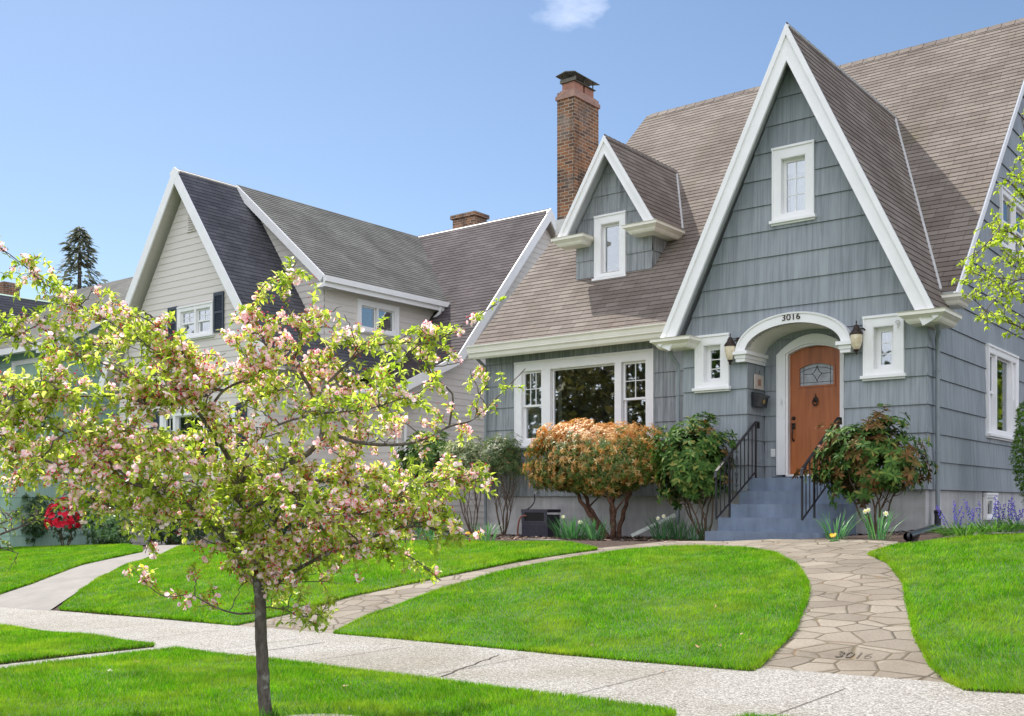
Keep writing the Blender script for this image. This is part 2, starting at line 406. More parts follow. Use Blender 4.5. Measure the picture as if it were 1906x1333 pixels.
# flagstones
m, t, b = nm('crazy_paving'); v = coords(t, 'Object', (1.9, 3.0, 1))
dn = t.nodes.new('ShaderNodeTexNoise'); dn.inputs['Scale'].default_value = 1.2; t.links.new(v, dn.inputs['Vector'])
vv = mix(t, v, dn.outputs['Color'], .06)
ve = t.nodes.new('ShaderNodeTexVoronoi'); ve.feature = 'DISTANCE_TO_EDGE'; ve.inputs['Scale'].default_value = 1.55; t.links.new(vv, ve.inputs[0])
vc = t.nodes.new('ShaderNodeTexVoronoi'); vc.inputs['Scale'].default_value = 1.55; t.links.new(vv, vc.inputs[0])
sx = t.nodes.new('ShaderNodeSeparateColor'); t.links.new(vc.outputs['Color'], sx.inputs[0])
k = ramp(t, sx.outputs[0], [(0, (.185, .155, .12)), (1, (.27, .23, .18))])
k = mix(t, k, ramp(t, noise(t, coords(t, 'Object'), 40, 4, .7), [(.3, (.75, .75, .75)), (.7, (1.12, 1.12, 1.12))]), .8, 'MULTIPLY')
k = mix(t, k, ramp(t, noise(t, coords(t, 'Object'), 1.3, 4), [(.3, (.65, .6, .55)), (.6, (1, 1, 1))]), .7, 'MULTIPLY')
joint = ramp(t, noise(t, coords(t, 'Object'), 2.5, 3), [(.4, (.07, .052, .032)), (.56, (.12, .095, .05)), (.75, (.20, .11, .06))])
k = mix(t, joint, k, ramp(t, ve.outputs[0], [(.012, 0.), (.03, 1.)]))
t.links.new(k, b.inputs['Base Color']); b.inputs['Roughness'].default_value = .85
p = bump(t, b, ramp(t, ve.outputs[0], [(0, 0.), (.06, 1.)]), .7, .02); bump(t, b, noise(t, coords(t, 'Object'), 60, 3), .3, .004, p); M['flag'] = m
m, t, b = nm('bark_mulch'); v = coords(t, 'Object')
k = mix(t, ramp(t, noise(t, v, 25, 6, .7), [(.3, (.022, .014, .010)), (.55, (.075, .045, .032)), (.75, (.16, .11, .08))]), ramp(t, noise(t, v, 1, 3), [(.3, (.6, .6, .6)), (.7, (1.2, 1.1, 1.05))]), .7, 'MULTIPLY')
t.links.new(k, b.inputs['Base Color']); b.inputs['Roughness'].default_value = .95; bump(t, b, noise(t, v, 30, 6, .7), 1, .04); M['mulch'] = m
m, t, b = nm('turf_soil'); v = coords(t, 'Object')
k = ramp(t, noise(t, v, 9, 6, .7), [(.3, (.03, .075, .008)), (.7, (.065, .15, .018))])
t.links.new(k, b.inputs['Base Color']); b.inputs['Roughness'].default_value = .95; M['turf'] = m
M['asphalt'] = concrete('asphalt', (.06, .06, .06), 8, .2)
m, t, b = nm('tree_bark'); v = coords(t, 'Object', (1, 1, .35))
n = noise(t, v, 35, 6, .7); n2 = noise(t, coords(t, 'Object'), 14, 3, .5)
k = mix(t, ramp(t, n, [(.3, (.055, .042, .034)), (.7, (.17, .14, .12))]), (.30, .30, .26), ramp(t, n2, [(.58, 0.), (.66, .7)]))
t.links.new(k, b.inputs['Base Color']); b.inputs['Roughness'].default_value = .85; bump(t, b, n, .7, .008); M['bark'] = m
M['twig'] = plain('brown_twig', (.11, .07, .045), .8, .3, 20, bm=.3)
M['redbark'] = plain('peeling_red_bark', (.115, .055, .034), .85, .55, 18, bm=.7)
M['soiledge'] = plain('cut_soil_edge', (.11, .075, .045), .95, .4, 20, bm=.8)
# ---------------------------------------------------------------- ground and lawns
rng = np.random.default_rng(7); random.seed(7)
def zbase(x, y):
    z = zg(x, y)
    return np.where(np.asarray(y) < -12.95, z-.20, z-.012)
def build_grid(name, xs, ys, zf, mat, kind='structure'):
    X, Y = np.meshgrid(xs, ys); Z = zf(X, Y)
    v = np.stack([X, Y, Z], -1).reshape(-1, 3); nx = len(xs); f = []
    for j in range(len(ys)-1):
        for i in range(nx-1): a = j*nx+i; f.append((a, a+1, a+nx+1, a+nx))
    me = bpy.data.meshes.new(name); me.from_pydata(v.tolist(), [], f); me.materials.append(mat)
    me.polygons.foreach_set('use_smooth', [True]*len(f))
    o = bpy.data.objects.new(name, me); col.objects.link(o); return tag(o, kind=kind)
xs = sorted(set([-900, -400, -200, -120, -80, -60]+list(np.arange(-45, 14, .6))+[14, 20, 30, 60, 120, 300, 900]))
ys = sorted(set([-900, -300, -120, -60, -40, -25, -13.0, -12.94]+list(np.arange(-12.6, 6, .3))+[8, 12, 20, 40, 80, 200, 900]))
build_grid('ground', xs, ys, zbase, M['mulch'])
build_grid('road', [-300, -60, -30, -10, 0, 10, 30, 60, 300], [-21, -18, -13.1], lambda x, y: zg(x, y)-.15, M['asphalt'])
build_grid('far_lawn', [-300, -60, -30, -10, 0, 10, 30, 60, 300], [-120, -60, -30, -21.2], lambda x, y: zg(x, y)-.05, M['turf'])
kb = MB()
for x in np.arange(-60, 30, 3.0):
    z0, z1 = ground(x, -13), ground(x+3, -13)
    a, b_, h = V3((x, -12.9, 0)), V3((x+3, -12.9, 0)), .15
    kb.face([V3((x, -13.08, z0-.16)), V3((x+3, -13.08, z1-.16)), V3((x+3, -13.06, z1)), V3((x, -13.06, z0))])
    kb.face([V3((x, -13.06, z0)), V3((x+3, -13.06, z1)), V3((x+3, -12.9, z1+.002)), V3((x, -12.9, z0+.002))])
tag(kb.build('kerb', M['walkc']), kind='structure')
def fill(name, outline, off, mat, skirt=None, step=.3, mats2=None):
    """outline: world (x,y) list. Triangulated sheet following the terrain."""
    P = [Vector((p[0], p[1])) for p in outline]
    # refine the outline
    Q = []
    for i in range(len(P)):
        a, b2 = P[i], P[(i+1) % len(P)]; n = max(1, int((b2-a).length/step))
        for k in range(n): Q.append(a+(b2-a)*(k/n))
    n0 = len(Q)
    x0, x1 = min(p.x for p in Q), max(p.x for p in Q); y0, y1 = min(p.y for p in Q), max(p.y for p in Q)
    pts = list(Q)
    st = max(step, math.sqrt((x1-x0)*(y1-y0)/6000))
    for x in np.arange(x0, x1, st):
        for y in np.arange(y0, y1, st):
            pts.append(Vector((x+random.uniform(-.2, .2)*st, y+random.uniform(-.2, .2)*st)))
    ed = [(i, (i+1) % n0) for i in range(n0)]
    vo, eo, fo, *_ = geometry.delaunay_2d_cdt(pts, ed, [], 1, 1e-5)
    v = [(p.x, p.y, ground(p.x, p.y)+off) for p in vo]
    f = [tuple(t) for t in fo if len(t) == 3]
    f = [t if ((v[t[1]][0]-v[t[0]][0])*(v[t[2]][1]-v[t[0]][1])-(v[t[1]][1]-v[t[0]][1])*(v[t[2]][0]-v[t[0]][0])) > 0 else t[::-1] for t in f]
    nt_ = len(f); mi = [0]*nt_
    if skirt:
        for i in range(n0):
            a, b2 = Q[i], Q[(i+1) % n0]; n = len(v)
            v += [(a.x, a.y, ground(a.x, a.y)+off), (b2.x, b2.y, ground(b2.x, b2.y)+off), (b2.x, b2.y, ground(b2.x, b2.y)-.05), (a.x, a.y, ground(a.x, a.y)-.05)]
            f.append((n, n+1, n+2, n+3)); mi.append(1)
    me = bpy.data.meshes.new(name); me.from_pydata(v, [], f); me.materials.append(mat)
    if skirt: me.materials.append(skirt)
    me.polygons.foreach_set('material_index', mi)
    o = bpy.data.objects.new(name, me); col.objects.link(o); tag(o, kind='structure')
    tri = np.array([[v[i] for i in t] for t in f[:nt_]]); return o, tri, Q
def G(px, py, off=0): p = onG(px, py, off); return (p.x, p.y)
# pavement: one exposed aggregate sheet from kerb to lawns
fill('pavement', [(-60, -12.9), (30, -12.9), (30, -7.62), (-60, -7.62)], .004, M['aggr'], step=.9)
jm = MB()
def strip_on_ground(mb, pts, w, off, u=1.):
    pts = [Vector(p) for p in pts]
    for i in range(len(pts)-1):
        a, b2 = pts[i], pts[i+1]; t = (b2-a).normalized(); n = Vector((-t.y, t.x))*w/2
        mb.face([V3((p.x, p.y, ground(p.x, p.y)+off)) for p in (a-n, b2-n, b2+n, a+n)])
for (a, b2, c) in (((456, 1218), (604, 1197), .004), ((823, 1262), (945, 1213), .03)):
    A, B = Vector(G(*a)), Vector(G(*b2)); pts = [A+(B-A)*k/14+Vector((random.uniform(-1, 1)*c, 0)) for k in range(15)]
    strip_on_ground(jm, pts, .016, .0085)
for x in np.arange(-26, 6, 1.55):
    strip_on_ground(jm, [(x, -9.68), (x, -8.7), (x, -7.72)], .008, .0085)
tag(jm.build('pavement_joints', plain('joint_dirt', (.05, .04, .03), .95, .4, 10)), kind='structure')
# crazy paving walk (lies under and round the oval lawn)
walk_px = [(1805, 1284), (1735, 1240), (1702, 1180), (1690, 1130), (1680, 1080), (1652, 1047), (1615, 1030), (1668, 1016), (1672, 1010), (1530, 1006), (1322, 1008), (1200, 1013), (1112, 1022), (1000, 1039), (900, 1058), (780, 1083), (650, 1110), (560, 1137), (440, 1163)]
wp = [G(*p) for p in walk_px]
wp = [(wp[0][0], -7.66)]+wp+[(wp[-1][0], -7.66)]
fill('front_walk', wp, .012, M['flag'], step=.3)
nw = [G(*p) for p in [(110, 1133), (170, 1087), (230, 1055), (300, 1033), (345, 1016), (305, 1014), (265, 1028), (150, 1052), (60, 1086), (0, 1106), (-80, 1136)]]
nw[0] = (nw[0][0], -7.66); nw[-1] = (nw[-1][0], -7.66)
fill('concrete_walk', nw, .012, M['walkc'], step=.3)
sp = [G(1745, 1004), G(1790, 994), G(1850, 989), G(1906, 984), (3.2, 0.6), (8, .9), (8, .2), G(1906, 993), G(1850, 996)]
fill('side_path', sp, .010, M['walkc'], step=.3)
LO = .034
tri_all = []; edges = []
def lawn(pxs, world=(), front=()):
    o = list(front)+[G(*p, LO) for p in pxs]+list(world)
    ob, tri, Q = fill('lawn', o, LO, M['turf'], M['soiledge'], step=.22); tri_all.append(tri); edges.append(Q); return Q
Q1 = lawn([(622, 1176), (700, 1140), (800, 1105), (900, 1075), (1000, 1050), (1100, 1034), (1180, 1022), (1300, 1017), (1380, 1019), (1440, 1031), (1482, 1053), (1502, 1083), (1500, 1118), (1472, 1178), (1398, 1245), (1200, 1229), (1000, 1211), (800, 1192)])
lawn([(1800, 1281), (1735, 1238), (1704, 1180), (1692, 1130), (1682, 1080), (1654, 1045), (1617, 1029), (1665, 1016), (1750, 1006), (1850, 999), (1906, 995)], [(8, -.1), (9, -7.68), (4, -7.68)])
lawn([(112, 1132), (172, 1085), (232, 1053), (302, 1031), (337, 1017), (500, 1009), (700, 1007), (860, 1008), (930, 1009), (1060, 1011), (1110, 1021), (1000, 1037), (900, 1056), (780, 1081), (650, 1108), (560, 1135), (440, 1161), (280, 1146)])
lawn([(-80, 1134), (0, 1104), (60, 1084), (150, 1050), (263, 1026), (262, 1018), (130, 1015), (0, 1016), (-200, 1017)], [(-50, -1.5), (-50, -7.68)])
xt = G(1256, 1320)[0]; xl_ = G(150, 1236)[0]
lawn([(325, 1208), (700, 1252), (1000, 1290), (1245, 1321), (1256, 1327)], [(xt-.02, -12.88), (xl_, -12.88)], [(xl_, G(325, 1210)[1]-.25)])
lawn([(286, 1199), (140, 1182), (0, 1167), (-200, 1145)], [(-30, -9.6), (-30, -12.88), (xl_-.62, -12.88), (xl_-.62, -10.3)])
x3 = G(1395, 1331)[0]
lawn([(1395, 1334), (1600, 1352)], [(9, -9.8), (9, -12.88), (x3, -12.88)])
# grass blades: one mass of narrow triangles
def grass():
    P = []
    for tri in tri_all:
        e1 = tri[:, 1]-tri[:, 0]; e2 = tri[:, 2]-tri[:, 0]; ar = .5*np.abs(np.cross(e1, e2)[:, 2]); cen = tri.mean(1)
        d = np.hypot(cen[:, 0]-C[0], cen[:, 1]-C[1])
        den = np.clip(5200*(9/np.maximum(d, 4)), 900, 8000)
        fw = -(cen[:, 0]-C[0])*sn+(cen[:, 1]-C[1])*cs; rt = (cen[:, 0]-C[0])*cs+(cen[:, 1]-C[1])*sn
        vis = (fw > 2) & (np.abs(rt) < fw*.48+1.6); den = np.where(vis, den, den*.06)
        n = rng.poisson(ar*den); idx = np.repeat(np.arange(len(tri)), n)
        a, b2 = rng.random(len(idx)), rng.random(len(idx)); s = a+b2 > 1; a[s] = 1-a[s]; b2[s] = 1-b2[s]
        P.append(tri[idx, 0]+e1[idx]*a[:, None]+e2[idx]*b2[:, None])
    for Q in edges:
        for i in range(len(Q)):
            a, b2 = Q[i], Q[(i+1) % len(Q)]
            if abs(a.x) > 24 or a.y < -12.8 or b2.y < -12.8: continue
            k = int((b2-a).length*900); t = rng.random(k); nn = np.array([b2.y-a.y, -(b2.x-a.x)]); nn = nn/max(1e-6, np.hypot(*nn))
            o_ = rng.normal(0, .012, k)+.008*np.sin(t*40)
            x = a.x+(b2.x-a.x)*t+nn[0]*o_; y = a.y+(b2.y-a.y)*t+nn[1]*o_; P.append(np.stack([x, y, zg(x, y)+LO-rng.random(k)*.02], 1))
    P = np.concatenate(P); n = len(P)
    d = np.hypot(P[:, 0]-C[0], P[:, 1]-C[1])
    h = rng.uniform(.022, .046, n)*(1+.35*np.sin(P[:, 0]*3.1+2*np.sin(P[:, 1]*2.3))*np.cos(P[:, 1]*3.7))
    w = rng.uniform(.0022, .0038, n)*np.clip(d/8, 1, 2.2)
    th = rng.uniform(0, 2*np.pi, n); ph = 2.2*np.sin(P[:, 0]*1.9+1.3*np.sin(P[:, 1]*2.7))+1.8*np.cos(P[:, 1]*3.3+P[:, 0])+rng.normal(0, 1.0, n); ln = rng.uniform(.1, .95, n)
    side = np.stack([np.cos(th), np.sin(th), np.zeros(n)], 1)*w[:, None]
    tip = P+np.stack([np.cos(ph)*ln*h, np.sin(ph)*ln*h, h], 1)
    P[:, 2] -= .004
    v = np.empty((n*3, 3), np.float32); v[0::3] = P-side; v[1::3] = P+side; v[2::3] = tip
    me = bpy.data.meshes.new('grass'); me.vertices.add(n*3); me.vertices.foreach_set('co', v.ravel())
    me.loops.add(n*3); me.loops.foreach_set('vertex_index', np.arange(n*3, dtype=np.int32))
    me.polygons.add(n); me.polygons.foreach_set('loop_start', np.arange(0, n*3, 3, dtype=np.int32)); me.polygons.foreach_set('loop_total', np.full(n, 3, np.int32))
    me.update(); me.validate()
    m, t, b = nm('grass_blade'); g = t.nodes.new('ShaderNodeNewGeometry')
    c1 = ramp(t, g.outputs['Random Per Island'], [(0, (.07, .24, .006)), (.4, (.13, .37, .008)), (.8, (.22, .50, .015)), (.96, (.36, .50, .05)), (1, (.48, .44, .14))])
    nn = noise(t, coords(t, 'Object'), 1.1, 5, .65); n3 = noise(t, coords(t, 'Object'), 5, 3, .6)
    c1 = mix(t, c1, (.40, .52, .04), ramp(t, nn, [(.46, 0.), (.70, .75)]))
    c1 = mix(t, c1, (.40, .27, .08), ramp(t, noise(t, coords(t, 'Object', (1, 1.6, 1)), 2.3, 4, .6), [(.66, 0.), (.76, .5)]))
    c1 = mix(t, c1, ramp(t, n3, [(.3, (.6, .68, .5)), (.65, (1.2, 1.2, 1))]), .9, 'MULTIPLY')
    t.links.new(c1, b.inputs['Base Color']); b.inputs['Roughness'].default_value = .5; b.inputs['Specular IOR Level'].default_value = .15
    tr = t.nodes.new('ShaderNodeBsdfTranslucent'); t.links.new(c1, tr.inputs[0]); ms = t.nodes.new('ShaderNodeMixShader'); ms.inputs[0].default_value = .42
    t.links.new(b.outputs[0], ms.inputs[1]); t.links.new(tr.outputs[0], ms.inputs[2]); t.links.new(ms.outputs[0], t.nodes['Material Output'].inputs[0])
    me.materials.append(m)
    o = bpy.data.objects.new('grass', me); col.objects.link(o); tag(o, 'short mown green grass covering the lawns', 'grass', kind='stuff')
    print('blades', n)
grass()
# mulch chips in the beds
def chips():
    n = 9000; X = rng.uniform(-24, 4, n); Y = rng.uniform(-2.3, .9, n); keep = []
    x0 = G(1112, 1020); 
    for i in range(n):
        x, y = X[i], Y[i]
        if -3.1 < x < -.9 and y < 0: continue
        lim = np.interp(x, [-24, -12, -7.4, -5, -3, -1, -.2, 4], [-1.2, -1.35, -1.5, -1.55, -1.6, -1.5, -1.1, -.6])
        if y < lim: continue
        keep.append(i)
    v = []; f = []
    for i in keep:
        x, y = X[i], Y[i]; z = ground(x, y)+random.uniform(-.008, .012); a = random.uniform(0, 6.28); l = random.uniform(.015, .05); w = l*random.uniform(.2, .5)
        d = V3((math.cos(a), math.sin(a), random.uniform(-.3, .3)))*l; s = V3((-math.sin(a), math.cos(a), random.uniform(-.5, .5)))*w; p = V3((x, y, z)); k = len(v)
        v += [tuple(p-d-s), tuple(p+d-s), tuple(p+d+s), tuple(p-d+s)]; f.append((k, k+1, k+2, k+3))
    me = bpy.data.meshes.new('mulch'); me.from_pydata(v, [], f)
    m, t, b = nm('mulch_chip'); g = t.nodes.new('ShaderNodeNewGeometry')
    t.links.new(ramp(t, g.outputs['Random Per Island'], [(0, (.02, .012, .01)), (.5, (.09, .05, .035)), (.85, (.2, .12, .08)), (1, (.36, .27, .19))]), b.inputs['Base Color']); b.inputs['Roughness'].default_value = .9
    me.materials.append(m); o = bpy.data.objects.new('mulch', me); col.objects.link(o); tag(o, 'dark brown bark mulch on the beds by the houses', 'mulch', kind='stuff')
chips()
# carved house number in the walk
def text_mesh(s, size, ext, mat, name, parent, mtx, width=None, offset=0.):
    cu = bpy.data.curves.new('t', 'FONT'); cu.body = s; cu.size = size; cu.extrude = ext; cu.align_x = 'CENTER'; cu.offset = offset
    ob = bpy.data.objects.new('t', cu); col.objects.link(ob)
    me = bpy.data.meshes.new_from_object(ob.evaluated_get(bpy.context.evaluated_depsgraph_get())); bpy.data.objects.remove(ob)
    me.materials.clear(); me.materials.append(mat); o = bpy.data.objects.new(name, me); col.objects.link(o)
    if parent: o.parent = parent; o.matrix_parent_inverse = Mi(parent)
    if width:
        w = max(v.co.x for v in me.vertices)-min(v.co.x for v in me.vertices); s_ = width/w
        for v in me.vertices: v.co.x *= s_
    o.matrix_basis = mtx; return o
# ---------------------------------------------------------------- window / trim builders
def window(parent, fr, u0, u1, v0, v1, case=.11, top=None, kind='fixed', mats=('white', 'glass'), proud=.045, recess=.05, cols=1, rows=1, sash=.05, sill=True, room=.5,
           blind=None, curtains=None, divs=None, crown=False):
    """casing outer rect u0..u1 v0..v1. divs: list of (u0,u1,kind,cols,rows) bays"""
    top = top or case; wm_ = M[mats[0]]
    f = MB()
    f.box(fr, u0, u0+case, v0, v1, -.02, proud); f.box(fr, u1-case, u1, v0, v1, -.02, proud)
    f.box(fr, u0+case, u1-case, v1-top, v1, -.02, proud-.002)
    f.box(fr, u0+case, u1-case, v0, v0+case*.6, -.02, proud-.002)
    f.box(fr, u0-.015, u1+.015, v1-.025, v1+.012, -.02, proud+.018)
    # back band along the sides
    f.box(fr, u0-.008, u0+.018, v0, v1-.027, -.02, proud+.012); f.box(fr, u1-.018, u1+.008, v0, v1-.027, -.02, proud+.012)
    iu0, iu1, iv0, iv1 = u0+case, u1-case, v0+case*.6, v1-top
    # reveal
    for a in ((iu0, iu0+.012, iv0, iv1), (iu1-.012, iu1, iv0, iv1), (iu0+.012, iu1-.012, iv1-.012, iv1), (iu0+.012, iu1-.012, iv0, iv0+.012)):
        f.box(fr, *a, -recess-.03, proud-.006)
    divs = divs or [(iu0, iu1, kind, cols, rows)]
    for i in range(len(divs)-1):
        f.box(fr, divs[i][1], divs[i+1][0], iv0, iv1, -recess-.02, proud-.004)
    w = f.build('window', wm_, parent, bevel=.004)
    g = MB(); s = MB()
    for (a, b2, kd, cc, rr) in divs:
        def sashf(a, b2, c, d, n, wd=sash, cc=1, rr=1):
            s.box(fr, a, a+wd, c, d, n-.03, n); s.box(fr, b2-wd, b2, c, d, n-.03, n)
            s.box(fr, a+wd, b2-wd, c, c+wd, n-.03, n-.001); s.box(fr, a+wd, b2-wd, d-wd, d, n-.03, n-.001)
            g.box(fr, a+wd-.004, b2-wd+.004, c+wd-.004, d-wd+.004, n-.022, n-.018)
            for k in range(1, cc):
                x = a+wd+(b2-a-2*wd)*k/cc; s.box(fr, x-.007, x+.007, c+wd, d-wd, n-.028, n-.008)
            for k in range(1, rr):
                y = c+wd+(d-c-2*wd)*k/rr; s.box(fr, a+wd, b2-wd, y-.007, y+.007, n-.027, n-.009)
        a += .013; b2 -= .013; c, d = iv0+.013, iv1-.013
        if kd == 'hung':
            m_ = (c+d)/2
            sashf(a, b2, m_-.02, d, -recess+.03, .04, cc, rr); sashf(a, b2, c, m_+.02, -recess-.005, .045, 1, 1)
        elif kd == 'picture': sashf(a, b2, c, d, -recess+.02, .03)
        elif kd == 'lites': sashf(a, b2, c, d, -recess+.02, sash, cc, rr)
        else: sashf(a, b2, c, d, -recess+.02, sash)
    s.build('sash', wm_, w, bevel=.002); g.build('pane', M[mats[1]], w)
    if sill:
        sm = MB(); sm.box(fr, u0-.04, u1+.04, v0-.045, v0, -.02, proud+.05); sm.box(fr, u0-.02, u1+.02, v0-.075, v0-.047, -.02, proud+.01)
        sm.build('sill', wm_, w, bevel=.005)
    if room:
        r = MB(); n0 = -recess-.06; a, b2, c, d = iu0-.02, iu1+.02, iv0-.02, iv1+.02
        P = lambda u, v_, n: fr[0]+fr[1]*u+fr[2]*v_+fr[3]*n
        nb = n0-room
        r.face([P(a, c, nb), P(b2, c, nb), P(b2, d, nb), P(a, d, nb)])
        for q in (((a, c), (b2, c)), ((b2, c), (b2, d)), ((b2, d), (a, d)), ((a, d), (a, c))):
            r.face([P(*q[0], n0+.03), P(*q[1], n0+.03), P(*q[1], nb), P(*q[0], nb)])
        r.build('window_interior', M['dark'], w)
        if blind:
            bm_ = MB(); bm_.box(fr, a+.02, b2-.02, d-(d-c)*blind, d-.02, n0-.06, n0-.055); bm_.build('blind', M['blind'], w)
        if curtains:
            for (x0, x1, mt) in curtains:
                cm = MB()
                pts = []; n = 24
                for k in range(n):
                    xa = x0+(x1-x0)*k/n; xb = x0+(x1-x0)*(k+1)/n
                    na = n0-.1+.02*math.sin(k*1.9); nb2 = n0-.1+.02*math.sin((k+1)*1.9)
                    cm.face([P(xa, c, na), P(xb, c, nb2), P(xb, d, nb2), P(xa, d, na)])
                cm.build('curtain', M[mt], w)
    return w
def bars3(mb, a, b2, w, d, up=V3((0, 0, 1))):
    """square bar between two points"""
    a, b2 = V3(a), V3(b2); t = (b2-a).normalized()
    s = t.cross(up)
    if s.length < .01: s = V3((1, 0, 0))
    s.normalize(); u = s.cross(t).normalized()
    prof = [(-w/2, -d/2), (w/2, -d/2), (w/2, d/2), (-w/2, d/2)]
    mb.sweep(prof, [a, b2], [(s, u), (s, u)])
CROWN = [(0, 0), (.10, 0), (.13, .03), (.15, .07), (.19, .10), (.21, .12), (.225, .12), (.225, .165), (.24, .18), (0, .18)]
def cornice_block(mb, x0, x1, y0, y1, z, prof=CROWN, k=1., back=True):
    """moulded box: footprint x0..x1,y0(front)..y1 at the bottom, flaring outwards to the front and sides"""
    prof = [(a*k, b2*k) for a, b2 in prof[1:-1]]
    rings = []
    for o_, h in prof:
        rings.append([V3((x0-o_, y0-o_, z+h)), V3((x1+o_, y0-o_, z+h)), V3((x1+o_, y1, z+h)), V3((x0-o_, y1, z+h))])
    o0 = prof[0][0]
    mb.face(rings[0][::-1]); mb.face(rings[-1])
    for r, q in zip(rings, rings[1:]):
        for i in range(4):
            j = (i+1) % 4; mb.face([r[i], r[j], q[j], q[i]])
def barge(mb, pts, Y, w, th, y1):
    """bargeboard along a 2D polyline (x,z) outer edge, hanging inwards/below; front at Y, back y1"""
    pass

# ---------------------------------------------------------------- the grey house
house = empty('grey_house', (-4.5, 3, 0), 'grey shingled cottage with steep white trimmed front gable and arched wooden door', 'house')
E_ = .416; Z0 = .754
FW = FY(0); FM = FY(.95); SX = FX(0)
KR = 1.055; ZE = 3.72; YE = .6
def zroof(y): return ZE+KR*(y-YE)
# wing geometry
WX, WZ = -2.0, 7.97; WS = (7.97-3.30)/2.23
GH = 8.0-.28                                      # inner wall apex
# window rects on wing front
wins_f = {'attic': (-2.38, -1.70, 5.04, 6.19), 'left': (-3.755, -3.15, 2.47, 3.335), 'right': (-.915, -.325, 2.47, 3.355)}
AL, AR = -2.826, -1.233; AC = (AL+AR)/2; AH = (AR-AL)/2; SPR = 2.98; RISE = .40; AD = .65
def archz(x, a=AH, r=RISE): return SPR+r*math.sqrt(max(0, 1-((x-AC)/a)**2))
wt = lambda z: (GH-z)/WS
poly = [(-4.0, Z0), (0., Z0), (0., 3.55), (WX, GH), (-4.0, 3.55)]
poly = [(-4.0, Z0), (0, Z0), (0, min(3.6, GH-2*WS+0)) if False else (0, 3.5), (WX, GH), (-4.0, 3.5)]
polys = [[(-4.0, Z0), (.018, Z0), (.018, 3.3), (-4.0, 3.3)], [(-4.0, 3.3), (0, 3.3), (0, 3.31), (WX, GH), (-4.0, 3.31)]]
def W_(p, k=0): return subrect(p, *k)
for k, (a, b2, c, d) in wins_f.items(): polys = subrect(polys, a+.06, b2-.06, c+.03, d-.06)
polys = subrect(polys, AL, AR, 0, SPR)
ns = 28
for i in range(ns):
    xa = AL+(AR-AL)*i/ns; xb = AL+(AR-AL)*(i+1)/ns
    polys = subrect(polys, xa, xb, SPR-.001, archz((xa+xb)/2)+.005)
w = MB(); courses(w, FW, polys, E_, .022, v0=Z0)
w.build('wall', M['grey'], house)
# alcove walls
w = MB()
courses(w, (V3((AL, 0, 0)), V3((0, 1, 0)), V3((0, 0, 1)), V3((1, 0, 0))), [[(-.018, .78), (AD, .78), (AD, 2.9), (-.018, 2.9)]], E_, .016, v0=Z0, base=-.012)
w.build('wall', M['grey'], house)
w = MB()
courses(w, (V3((AR, 0, 0)), V3((0, -1, 0)), V3((0, 0, 1)), V3((-1, 0, 0))), [[(-AD, .78), (.018, .78), (.018, 2.9), (-AD, 2.9)]], E_, .016, v0=Z0, base=-.012)
w.build('wall', M['grey'], house)
DX0, DX1, DZ0 = -2.42, -1.545, 1.02
DSP, DTOP = 3.0, 3.115; DC = (DX0+DX1)/2; DHW = (DX1-DX0)/2
def doorz(x, g=0.):     # segmental head, grown by g
    h = DTOP-DSP; Rr = (DHW**2+h*h)/(2*h)+g; cz = DTOP+g-Rr; return cz+math.sqrt(max(0, Rr*Rr-(x-DC)**2))
w = MB(); bp = subrect([[(AL, .95), (AR, .95), (AR, 3.42), (AL, 3.42)]], DX0-.1, DX1+.1, 0, 3.1)
courses(w, FY(AD), bp, E_, .016, v0=Z0); w.build('wall', M['grey'], house)
# arch: soffit, face band, imposts
NA = 40
ang = [math.pi*i/NA for i in range(NA+1)]
ell = lambda t, a, r, z=SPR: V3((AC-a*math.cos(t), 0, z+r*math.sin(t)))
sf = MB()
for i in range(NA):
    a, b2 = ell(ang[i], AH, RISE), ell(ang[i+1], AH, RISE); y0, y1 = V3((0, -.13, 0)), V3((0, AD, 0))
    sf.face([a+y1, a+y0, b2+y0, b2+y1], [(i*.05, 0), (i*.05, .8), (i*.05+.05, .8), (i*.05+.05, 0)])
sf.build('porch_ceiling', M['cream'], house, smooth=True)
ab = MB()
# profile radial: (k, y): k 0 inner -> 1 outer
prof = [(0, .0), (0, -.13), (.80, -.135), (.84, -.15), (1.0, -.155), (1.03, -.13), (1.03, 0)]
for i in range(NA):
    r = []
    for tt in (ang[i], ang[i+1]):
        r.append([ell(tt, AH+.155*k, RISE+.165*k)+V3((0, y, 0)) for k, y in prof])
    for j in range(len(prof)-1): ab.face([r[0][j], r[1][j], r[1][j+1], r[0][j+1]])
arch = ab.build('porch_arch', M['white'], house)
for p in arch.data.polygons: p.use_smooth = False
for sx, xin in ((-1, AL), (1, AR)):
    im = MB()
    o_ = lambda a: xin+sx*a
    for (dx, dy, za, zb) in ((.15, .135, 2.84, 2.895), (.165, .15, 2.895, 2.955), (.20, .185, 2.955, 3.01)):
        x0, x1 = sorted((o_(-(dx-.135)), o_(dx)))
        im.wbox(x0, x1, -dy, 0, za, zb)
        x0, x1 = sorted((o_(-(dx-.135)), o_(-.0)))
        im.wbox(x0, x1, 0, AD, za, zb)
    im.build('impost', M['white'], house, bevel=.004)
nb = text_mesh('3016', .135, .006, M['bronze'], 'house_number', house, __import__('mathutils').Matrix.Translation(V3((-2.03, -.14, 3.425))) @ __import__('mathutils').Euler((R(90), 0, 0)).to_matrix().to_4x4(), .30)
